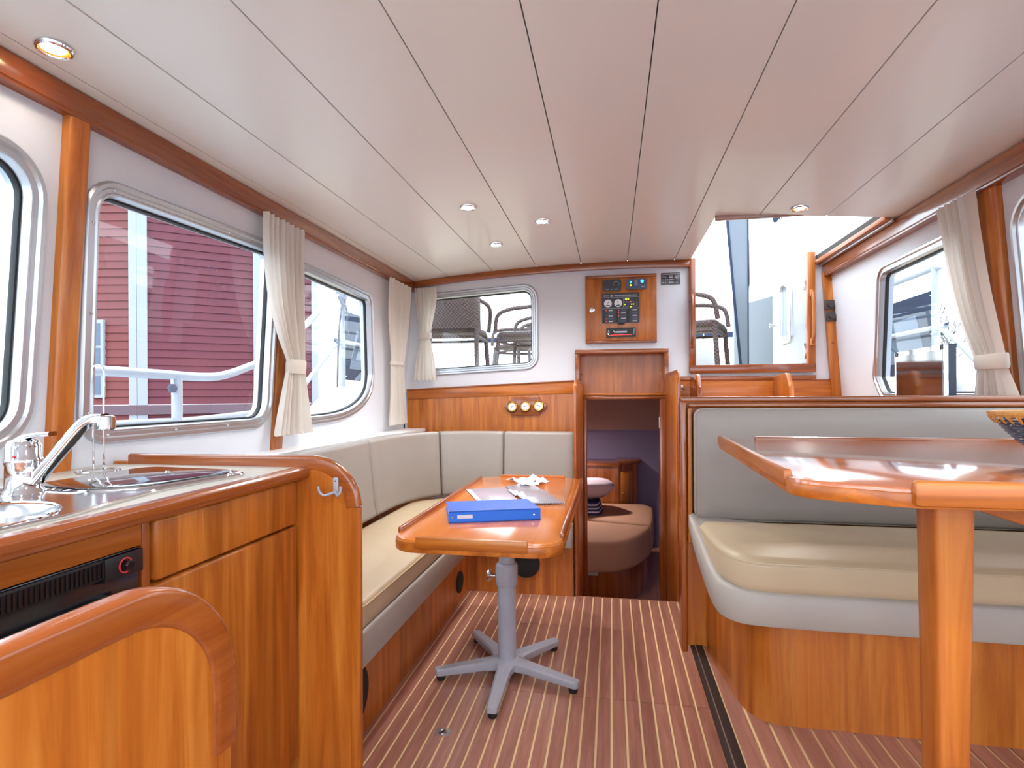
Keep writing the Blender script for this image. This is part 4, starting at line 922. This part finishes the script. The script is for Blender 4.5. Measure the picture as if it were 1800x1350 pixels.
curtain('short tied cream curtain at the left of the far bulkhead window', FW, [(1.835, -1.335, -1.165, 1), (1.72, -1.325, -1.175, 1), (1.58, -1.305, -1.205, .8), (1.505, -1.298, -1.222, .6), (1.46, -1.300, -1.215, .7), (1.34, -1.325, -1.19, 1), (1.20, -1.345, -1.172, 1.1)], 6, .007, (1.505, -1.298, -1.222, .022), depth=.045, seed=8)
curtain('tied cream curtain beside the flat screen on the right wall', RW, [(1.812, 2.415, 2.19, 1), (1.70, 2.395, 2.185, 1), (1.50, 2.365, 2.165, 1), (1.35, 2.325, 2.14, .9), (1.21, 2.268, 2.112, .6), (1.17, 2.268, 2.105, .6), (1.08, 2.285, 2.065, 1), (.98, 2.30, 2.04, 1.1)], 8, .013, (1.205, 2.270, 2.112, .026), seed=11, flat=.3)

# ================================================================== sleeping cabin beyond the doorway
def room(name, lo, hi, mat, label): return struct(box(name, lo, hi, mat), label, 'wall')
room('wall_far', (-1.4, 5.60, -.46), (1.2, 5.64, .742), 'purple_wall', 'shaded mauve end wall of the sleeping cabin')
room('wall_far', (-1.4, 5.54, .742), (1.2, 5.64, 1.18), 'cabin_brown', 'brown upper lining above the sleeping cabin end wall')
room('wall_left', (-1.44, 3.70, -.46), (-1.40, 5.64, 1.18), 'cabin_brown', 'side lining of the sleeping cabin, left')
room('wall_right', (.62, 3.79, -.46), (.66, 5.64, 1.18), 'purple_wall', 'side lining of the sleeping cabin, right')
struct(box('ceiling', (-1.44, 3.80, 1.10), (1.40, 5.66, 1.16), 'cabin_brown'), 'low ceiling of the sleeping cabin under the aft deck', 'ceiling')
downlight(-.45, 4.75, 'small added fill downlight in the low ceiling of the sleeping cabin', 'lamp_glow', 22, z=1.095)  # lamp out of view, added to brighten the dim cabin
bed = thing('bed_base', 'curved dark wooden bed base in the sleeping cabin', 'bed', (-.2, 4.5, -.42))
EDGE = [(-.95, 3.86), (-.18, 3.86), (.02, 3.90), (.14, 4.02), (.23, 4.20), (.30, 4.42), (.34, 4.75), (.36, 5.10), (.30, 5.25), (-.95, 5.25)]
EDG = [tuple(p[:2]) for p in smooth_path([(u, v, 0) for u, v in EDGE[1:8]], 4)]
prism('base_front', offs([(-.95, 3.86)] + EDG + [(.30, 5.25), (-.95, 5.25)], .05), -.42, -.16, 'mahoZ', bed)
seat('mattress', 'front half of the tan fabric mattress seen through the doorway', dens([(-.95, 3.86)] + [p for p in EDG if p[1] < 4.42] + [(.286, 4.40), (-.2, 4.515), (-.95, 4.585)], .15), -.15, .068, .03, 'mattress halves', 'bed_tan')
seat('mattress', 'rear half of the tan fabric mattress under the pillow', dens([(-.95, 4.61), (-.2, 4.54), (.297, 4.42)] + [p for p in EDG if p[1] > 4.44] + [(.30, 5.22), (-.95, 5.22)], .15), -.15, .078, .03, 'mattress halves', 'bed_tan')
box('bed_skirt', (-.95, 3.875, -.17), (-.10, 3.90, -.14), 'vinyl_skirt', bed)
bc_ = thing('bedside_cabinet', 'dark red wooden bedside cabinet behind the bed', 'cabinet', (.05, 5.4, -.42))
box('body', (-.60, 5.26, -.42), (.06, 5.58, .415), 'mahoZ', bc_); box('top', (-.62, 5.24, .415), (.07, 5.59, .445), 'mahoX', bc_, .006)
prism('wing_door', [(.06, 5.26), (.24, 5.40), (.24, 5.58), (.06, 5.58)], -.42, .43, 'mahoZ', bc_); prism('wing_top', [(.05, 5.235), (.27, 5.40), (.27, 5.59), (.05, 5.59)], .43, .462, 'mahoX', bc_, bevel=.005)
prism('door_panel', [(.085, 5.272), (.19, 5.354), (.184, 5.362), (.079, 5.280)], .06, .36, 'teakZ', bc_, bevel=.004)
lathe('knob', [(.010, 0), (.012, -.012), (.001, -.018)], 'brass', (.10, 5.282, .16), bc_, axis='Y', n=12)
pl = thing('pillow', 'pale pink-grey pillow on the bed', 'pillow', (-.22, 4.75, .09))
bm = bmesh.new(); bmesh.ops.create_uvsphere(bm, u_segments=28, v_segments=16, radius=1)
for v in bm.verts:
    x, y, z = v.co; sx = math.copysign(abs(x) ** .55, x); sy = math.copysign(abs(y) ** .55, y); v.co = (sx * .26, sy * .19, z * .085 * (1 - .5 * max(abs(sx), abs(sy)) ** 6))
bm.transform(Matrix.Translation((-.245, 4.78, .275)) @ Matrix.Rotation(.35, 4, 'Z') @ Matrix.Rotation(-.35, 4, 'X')); from_bm(bm, 'cover', 'pillow_cloth', pl, 60)
bl = thing('folded_blanket', 'navy and white striped folded blanket under the pillow', 'blanket', (-.2, 4.7, .09))
for i in range(7):
    z = .094 + i * .013; prism('fold', rpoly([(-.50, 4.60), (-.10 - .004 * i, 4.60 + .01 * i), (-.07 - .004 * i, 4.86), (-.50, 4.9)], .03, 3), z, z + .0125, 'navy_stripe' if i % 2 == 0 else 'paper', bl, bevel=.004)

# ================================================================== outside: decks, rails, aft deck furniture
struct(box('hull', (-2.08, -3, -.5), (-1.475, 9, .80), 'deck_white'), 'white side deck of the boat outside the left windows', 'deck')
struct(box('hull', (1.49, -3, -.5), (2.08, 9, .80), 'rail_white'), 'white side deck of the boat outside the right windows', 'deck')
struct(box('aft_deck', (-1.475, 3.80, 1.168), (1.475, 8.2, 1.20), 'deck_cream'), 'cream aft deck beyond the far bulkhead', 'deck')
for s, side in ((-1, 'left'), (1, 'right')):
    x0, x1 = sorted((s * 1.49, s * 1.90))
    struct(prism('coaming', rpoly([(3.00, .80), (7.9, .80), (7.9, 1.20), (4.3, 1.20), (3.46, 1.150), (3.05, .95)], [0, 0, .03, .1, .1, .05], 5), x0, x1, 'deck_cream', axis='X', bevel=.01), 'cream sloping deck coaming outside the %s windows' % side, 'deck')
struct(box('cabin_roof', (-1.50, Y0 - .04, 2.005), (.48, 3.75, 2.05), 'rail_white'), 'white cabin roof above the ceiling panels', 'roof')
struct(box('cabin_roof', (.48, Y0 - .04, 2.005), (1.50, 2.74, 2.05), 'rail_white'), 'white cabin roof in front of the hatch', 'roof')

def side_rail(s, side):
    X = s * 1.93
    t = thing('guard_rail', 'white tubular guard rail rising in a step along the %s side deck' % side, 'railing', (X, 3, .8), 'guard rails')
    def L(pts, r, name='rail'): tube(name, smooth_path([(X, y, z) for y, z in pts], 5), r, 'rail_white', t, n=9)
    L([(-1.5, 1.20), (.5, 1.205), (1.6, 1.20), (2.05, 1.195), (2.30, 1.190), (2.46, 1.202), (2.66, 1.255), (2.84, 1.325), (3.32, 1.61), (3.54, 1.79), (3.68, 1.85), (3.9, 1.853), (5.2, 1.855), (7.6, 1.86)], .021, 'top_rail')
    L([(-1.5, .995), (1.8, .990), (2.17, .985), (2.76, 1.010), (3.0, 1.05)], .016, 'lower_rail')
    L([(3.02, 1.03), (3.28, 1.215), (3.60, 1.44), (3.74, 1.488), (3.95, 1.49), (7.6, 1.495)], .016, 'middle_rail')
    for y, z in ((.3, 1.2), (2.167, 1.19), (3.72, 1.845), (5.6, 1.85)): tube('stanchion', [(X, y, .80), (X, y, z)], .022, 'rail_white', t, n=9)
    return t
side_rail(-1, 'left'); side_rail(1, 'right')
tube_low = thing('bow_loop', 'small white tubular loop on the right side deck behind the flat screen', 'railing', (1.9, 3.4, .8))
tube('loop', smooth_path([(1.86, 3.75, .80), (1.86, 3.74, 1.12), (1.86, 3.66, 1.168), (1.86, 3.45, 1.168), (1.86, 3.36, 1.12), (1.86, 3.34, .80)], 6), .020, 'rail_white', tube_low, n=9)
for s, side in ((-1, 'left'), (1, 'right')):
    X = s * 1.966; c = thing('rail_canvas', 'navy canvas dodger with clear plastic window lashed to the %s aft rail' % side, 'canvas', (X, 4.3, 1.2), 'rail dodgers')
    prism('canvas_cloth', rpoly([(3.80, 1.215), (5.2, 1.20), (5.2, 1.72), (3.80, 1.73)], .02, 3), X - .006, X + .006, 'navy_canvas', c, axis='X')
    xi = X - s * .008
    prism('clear_window', [(3.88, 1.30), (4.9, 1.28), (4.86, 1.56), (4.0, 1.60)], xi - .002, xi + .002, 'clear_plastic_grey', c, axis='X')
    prism('fold', [(3.95, 1.22), (4.5, 1.50), (4.56, 1.48), (4.02, 1.21)], xi - .006, xi + .004, 'clear_plastic_grey', c, axis='X')
    for y, z in ((3.83, 1.70), (3.83, 1.46), (3.83, 1.24)): tube('lashing', [(xi, y, z), (xi, 3.74, z + .01), (xi, 3.70, z)], .005, 'white_plastic', c, n=5)
rp = thing('mooring_rope', 'grey rope knotted over the bend of the left guard rail', 'rope', (-1.9, 3.65, 1.2))
tube('knot', smooth_path([(-1.90, 3.60, 1.83), (-1.885, 3.66, 1.875), (-1.90, 3.72, 1.85), (-1.89, 3.68, 1.79), (-1.90, 3.62, 1.80), (-1.885, 3.66, 1.74), (-1.90, 3.70, 1.78)], 5), .013, 'rope_grey', rp, n=6)
tube('standing_part', smooth_path([(-1.89, 3.66, 1.80), (-1.89, 3.60, 1.60), (-1.89, 3.58, 1.40), (-1.89, 3.56, 1.05)], 4), .007, 'rope_grey', rp, n=6)
tube('loose_end', smooth_path([(-1.89, 3.68, 1.78), (-1.89, 3.72, 1.68), (-1.89, 3.70, 1.60), (-1.89, 3.74, 1.54)], 4), .008, 'rope_grey', rp, n=6)
fh = thing('rail_clip', 'small grey fitting hanging from the left guard rail beside its post', 'fitting', (-1.93, 2.14, 1.1))
tube('strap', [(-1.925, 2.13, 1.20), (-1.92, 2.132, 1.15)], .006, 'white_plastic', fh, n=6); lathe('ball', [(.002, -.02), (.014, -.016), (.020, 0), (.014, .016), (.002, .02)], 'rope_grey', (-1.92, 2.132, 1.135), fh, n=14)
ar = thing('stern_rail', 'white stern rail with navy dodger strip across the aft deck', 'railing', (0, 7.6, 1.2))
for z in (1.42, 1.66, 2.0): tube('rail', [(-1.93, 7.6, z), (1.93, 7.6, z)], .018, 'rail_white', ar, n=8)
for x in (-1.2, 0, 1.2): tube('stanchion', [(x, 7.6, 1.2), (x, 7.6, 2.0)], .018, 'rail_white', ar, n=8)
box('dodger_strip', (-1.9, 7.585, 1.83), (1.9, 7.598, 1.90), 'navy_canvas', ar)
ob = thing('outboard_motor', 'pale grey outboard motor hood at the stern seen through the companion', 'motor', (1.2, 7.3, 1.2))
lathe('cowl', [(.11, 1.40), (.13, 1.44), (.135, 1.58), (.11, 1.66), (.06, 1.69), (.001, 1.70)], 'jetty_grey', (1.16, 7.2, 0), ob, n=20); lathe('leg', [(.06, 1.2), (.07, 1.40)], 'white_plastic', (1.16, 7.2, 0), ob, n=14)

# open companion door and canvas behind it
dl = struct(thing('door_1', None, None, (1.19, 4.06, 1.28)), 'open white companion door leaf with small rounded window', 'door')
DWN = rpoly([(3.955, 1.448), (4.17, 1.444), (4.195, 1.50), (4.195, 1.845), (4.12, 1.862), (3.955, 1.80)], [.04, .04, .03, .06, .05, .05], 5)
holed('leaf', [(3.70, 1.285), (4.40, 1.285), (4.40, 1.94), (3.70, 1.985)], [DWN], .028, lambda u, v, w: (1.192 + w, u, v), 'rail_white', dl)
tube('window_frame', [(1.190, u, v) for u, v in DWN], .012, 'aluminium', dl, closed=True, n=6)
bm = bmesh.new(); bm.faces.new([bm.verts.new((1.205, u, v)) for u, v in DWN]); from_bm(bm, 'pane', 'window_glass', dl)
for z in (1.36, 1.79): box('hinge', (1.178, 3.672, z - .05), (1.192, 3.700, z + .05), 'steel', dl, .002)
for y, z in ((4.3, 1.82), (4.28, 1.35), (3.82, 1.40), (3.84, 1.86)): lathe('bolt', [(.006, .002), (.005, -.003), (.001, -.004)], 'steel', (1.192, y, z), dl, axis='X', n=8)
lathe('latch', [(.012, .0), (.010, -.025), (.016, -.03), (.001, -.034)], 'chrome', (1.192, 4.36, 1.60), dl, axis='X', n=12)
cs = thing('canvas_flap', 'hanging grey canvas flap with dark piped edge behind the companion', 'canvas', (.96, 4.4, 1.2))
prism('cloth', [(.872, 2.46), (.978, 1.205), (1.022, 1.205), (1.022, 2.46)], 4.40, 4.406, 'canvas_grey', cs, axis='Y')
tube('edge_piping', [(.868, 4.40, 2.46), (.925, 4.40, 1.75), (.972, 4.40, 1.205)], .010, 'navy_canvas', cs, n=6); tube('edge_piping', [(1.020, 4.40, 2.46), (1.018, 4.40, 1.205)], .005, 'navy_canvas', cs, n=6)
sc_ = thing('spray_cover', 'white canvas side cover with clear windows beyond the companion door', 'canvas', (1.30, 5.2, 1.2))
prism('cloth', [(4.44, 1.205), (6.3, 1.205), (6.3, 2.95), (5.0, 2.95), (4.44, 2.05)], 1.300, 1.308, 'canvas_white', sc_, axis='X')
prism('lower_cloth', [(4.50, 1.21), (6.2, 1.21), (6.2, 2.02), (4.50, 1.86)], 1.292, 1.300, 'canvas_grey', sc_, axis='X')
for a in ((5.55, 2.12, 2.55), (5.95, 2.02, 2.6)): prism('clear_window', rpoly([(a[0], a[1]), (a[0] + .28, a[1] - .06), (a[0] + .30, a[2]), (a[0] + .02, a[2] + .05)], .05, 4), 1.288, 1.292, 'clear_plastic_grey', sc_, axis='X')
gs = thing('hatch_strut', 'steel strut pair slanting up through the companion hatch', 'strut', (1.15, 3.9, 2.0))
for dx in (0, .035): tube('rod', [(1.075 + dx, 3.95, 2.36), (1.17 + dx * .6, 3.88, 2.0)], .010, 'steel', gs, n=8)
lathe('clamp', [(.02, -.02), (.024, 0), (.02, .02)], 'navy_canvas', (1.095, 3.94, 2.27), gs, n=12)

# wicker chairs on the aft deck
def make_chair(label, mat):
    c = thing('wicker_chair', label, 'chair', (0, 0, 0), 'wicker chairs on the aft deck')
    prism('seat', rpoly([(-.25, -.22), (.25, -.22), (.27, .25), (-.27, .25)], .05, 5), .40, .455, mat, c, bevel=.02)
    rs = []
    for k, (x, yb) in enumerate([(-.27, -.16), (-.23, -.235), (-.13, -.262), (0, -.27), (.13, -.262), (.23, -.235), (.27, -.16)]):
        t = abs(x) / .27; zt = .80 - .10 * t ** 3
        rs.append([(x, yb + .012, .43), (x * 1.02, yb - .05, zt), (x * 1.02, yb - .068, zt), (x, yb - .010, .43)])
    rings('backrest', rs, mat, c, smooth=50)
    for s in (-1, 1):
        tube('arm', smooth_path([(s * .27, -.20, .66), (s * .30, -.05, .655), (s * .305, .12, .64), (s * .295, .23, .59), (s * .275, .26, .45)], 5), .018, mat, c, n=8)
        tube('leg', smooth_path([(s * .25, .235, .43), (s * .265, .25, .2), (s * .275, .265, 0)], 4), .019, mat, c, n=8)
        tube('leg', smooth_path([(s * .24, -.215, .43), (s * .25, -.235, .2), (s * .255, -.27, 0)], 4), .019, mat, c, n=8)
    tube('apron_rail', [(x, y, .37) for x, y in rpoly([(-.25, -.215), (.25, -.215), (.262, .24), (-.262, .24)], .04, 4)], .012, mat, c, closed=True, n=6)
    return c
ch1 = make_chair('dark brown wicker chair seen from behind, nearest the curtain in the far window', 'wicker_brown')
def place(c, x, y, rz): c.location = (x, y, 1.20); c.rotation_euler = (0, 0, rz)
specs = [(-.72, 5.0, 1.45, 'brown wicker chair seen side-on with curved arms in the far window'), (-.95, 6.05, 2.3, 'small distant wicker chair beyond the others in the far window'), (.62, 4.62, -1.9, 'wicker chair visible through the companion opening')]
for x, y, rz, lb in specs:
    c = copy_tree(ch1); c['label'] = lb; place(c, x, y, rz)
place(ch1, -1.33, 4.50, .08)

# ================================================================== outside: water, boathouse, shore
struct(box('water', (-400, -300, -.75), (400, 600, -.60), 'water'), 'grey rippled harbour water', 'water')
bh = thing('boathouse', 'red clapboard boathouse with white corner boards outside the left windows', 'building', (-7.6, 7.77, .6))
Cn = Vector((-7.62, 7.75, 0)); dR = Vector((math.sin(math.radians(50)), math.cos(math.radians(50)), 0)); dL = Vector((-.985, -.172, 0))
PB = .131
def board_mesh(d, a0, a1, mat):
    n = Vector((d.y, -d.x, 0)); n = n if n.dot(-Cn) > 0 else -n; me = bpy.data.meshes.new('clapboard'); V = []
    for a in (a0, a1):
        for o_, z in ((0, 0), (.030, 0), (.010, PB + .01), (0, PB + .01)): q = d * a + n * o_; V.append((q.x, q.y, z))
    me.from_pydata(V, [], [(0, 1, 2, 3), (7, 6, 5, 4), (0, 4, 5, 1), (1, 5, 6, 2), (2, 6, 7, 3), (3, 7, 4, 0)]); me.materials.append(M[mat]); return me
def slab2(name, d, a0, a1, z0, z1, t0, t1, mat):
    n = Vector((d.y, -d.x, 0)); n = n if n.dot(-Cn) > 0 else -n; bm = bmesh.new(); bmesh.ops.create_cube(bm, size=1)
    for v in bm.verts:
        q = Cn + d * (a0 if v.co.x < 0 else a1) + n * (t0 if v.co.y < 0 else t1); v.co = (q.x, q.y, z0 if v.co.z < 0 else z1)
    return from_bm(bm, name, mat, bh)
RL = 2.72
mr_, ml_ = board_mesh(dR, .13, RL, 'red_clapboard'), board_mesh(dL, .12, 1.5, 'red_clapboard_lit')
for k in range(34):
    for me in (mr_, ml_):
        o = bpy.data.objects.new('clapboard', me); COL.objects.link(o); o.location = (Cn.x, Cn.y, .96 + k * PB); attach(o, bh)
slab2('corner_board', dR, -.01, .13, .62, 5.5, -.05, .05, 'white_board'); slab2('corner_board', dL, -.01, .12, .62, 5.5, -.05, .05, 'white_board')
slab2('white_post', dR, 1.71, 1.92, .95, 5.5, -.02, .055, 'white_board'); slab2('white_post', dR, RL - .02, RL + .10, .62, 5.5, -.05, .055, 'white_board')
slab2('base_band', dR, -.02, RL + .2, .80, .955, -.05, .07, 'grey_band'); slab2('base_band', dL, -.02, 1.52, .80, .955, -.05, .07, 'grey_band')
slab2('plinth', dR, -.02, RL + .2, -.2, .80, -.05, .02, 'red_clapboard'); slab2('plinth', dL, -.02, 1.52, -.2, .80, -.05, .02, 'red_clapboard_lit')
wn = slab2('window', dL, .52, .98, 1.08, 2.35, .02, .07, 'white_board')
for i in range(3): slab2('pane', dL, .57, .93, 1.13 + i * .40, 1.49 + i * .40, .071, .075, 'window_dark')
slab2('roof', dR, -.6, RL + .6, 5.45, 5.7, -4.0, .5, 'jetty_grey')
struct(prism('quay', [(Cn.x - 4, Cn.y - 3.0), (-4.6, 4.2), (-3.6, 14), (-20, 24), (-20, 5)], -.6, .60, 'quay_planks'), 'weathered plank quay in front of the boathouse', 'quay')
struct(prism('far_shore', [(-300, 90), (-180, 95), (-180, 110), (-300, 110)], -.7, 2.6, 'far_hill'), 'low blue-grey shore across the water on the left', 'hill')
struct(prism('far_shore', [(8, 30), (40, 22), (60, 40), (20, 60)], -.7, 1.0, 'twig'), 'low reedy bank across the water on the right', 'bank')
def tree(label, base, h, seed):
    rr = random.Random(seed); t = thing('bare_tree', label, 'tree', base, 'bare trees on the right bank'); B = Vector(base); segs = []
    tube('trunk', [B, B + Vector((.05, 0, h * .25)), B + Vector((-.03, .05, h * .5))], .08, 'twig', t, n=6, rad=[.10, .08, .05])
    def grow(p, d, L, r, k):
        q = p + d * L; segs.append((p, q, r))
        if k == 0: return
        for _ in range(3 if k > 1 else 4):
            nd = (d + Vector((rr.uniform(-.9, .9), rr.uniform(-.9, .9), rr.uniform(-.15, .7)))).normalized(); grow(p.lerp(q, rr.uniform(.5, 1)), nd, L * rr.uniform(.55, .8), r * .62, k - 1)
    for z in (.2, .3, .4, .5):
        for _ in range(2): grow(B + Vector((0, 0, h * z)), Vector((rr.uniform(-1, 1), rr.uniform(-1, 1), .7)).normalized(), h * .24, .035, 4)
    bm = bmesh.new()
    for p, q, r in segs:
        d = (q - p).normalized(); s = d.orthogonal().normalized(); u = d.cross(s)
        a = [bm.verts.new(p + (s * math.cos(x) + u * math.sin(x)) * r) for x in (0, 2.1, 4.2)]; b = [bm.verts.new(q + (s * math.cos(x) + u * math.sin(x)) * r * .6) for x in (0, 2.1, 4.2)]
        for i in range(3): bm.faces.new((a[i], a[(i + 1) % 3], b[(i + 1) % 3], b[i]))
    tag(from_bm(bm, 'branches', 'twig', t), kind='stuff')
tree('bare tree on the bank just right of the rail post', (12.15, 22.5, .9), 3.8, 1); tree('second bare tree on the bank, half behind the curtain', (14.6, 24, .9), 3.2, 2)
bf = thing('fender_rack', 'dark blue canvas-covered fender outside the rightmost window', 'fender', (1.7, 1.9, .8))
tube('cover', smooth_path([(1.66, 2.04, .82), (1.66, 2.045, 1.2), (1.66, 2.04, 1.60), (1.66, 1.98, 1.70)], 6), .09, 'blue_fender', bf, n=14)
for z in (1.05, 1.32, 1.56): tube('strap', [(1.66 + .094 * math.cos(a), 2.043 + .094 * math.sin(a), z) for a in [2 * PI * i / 16 for i in range(16)]], .008, 'gasket', bf, closed=True, n=6)
tube('mount', [(1.60, 1.96, 1.62), (1.50, 1.90, 1.62)], .012, 'gasket', bf, n=6)
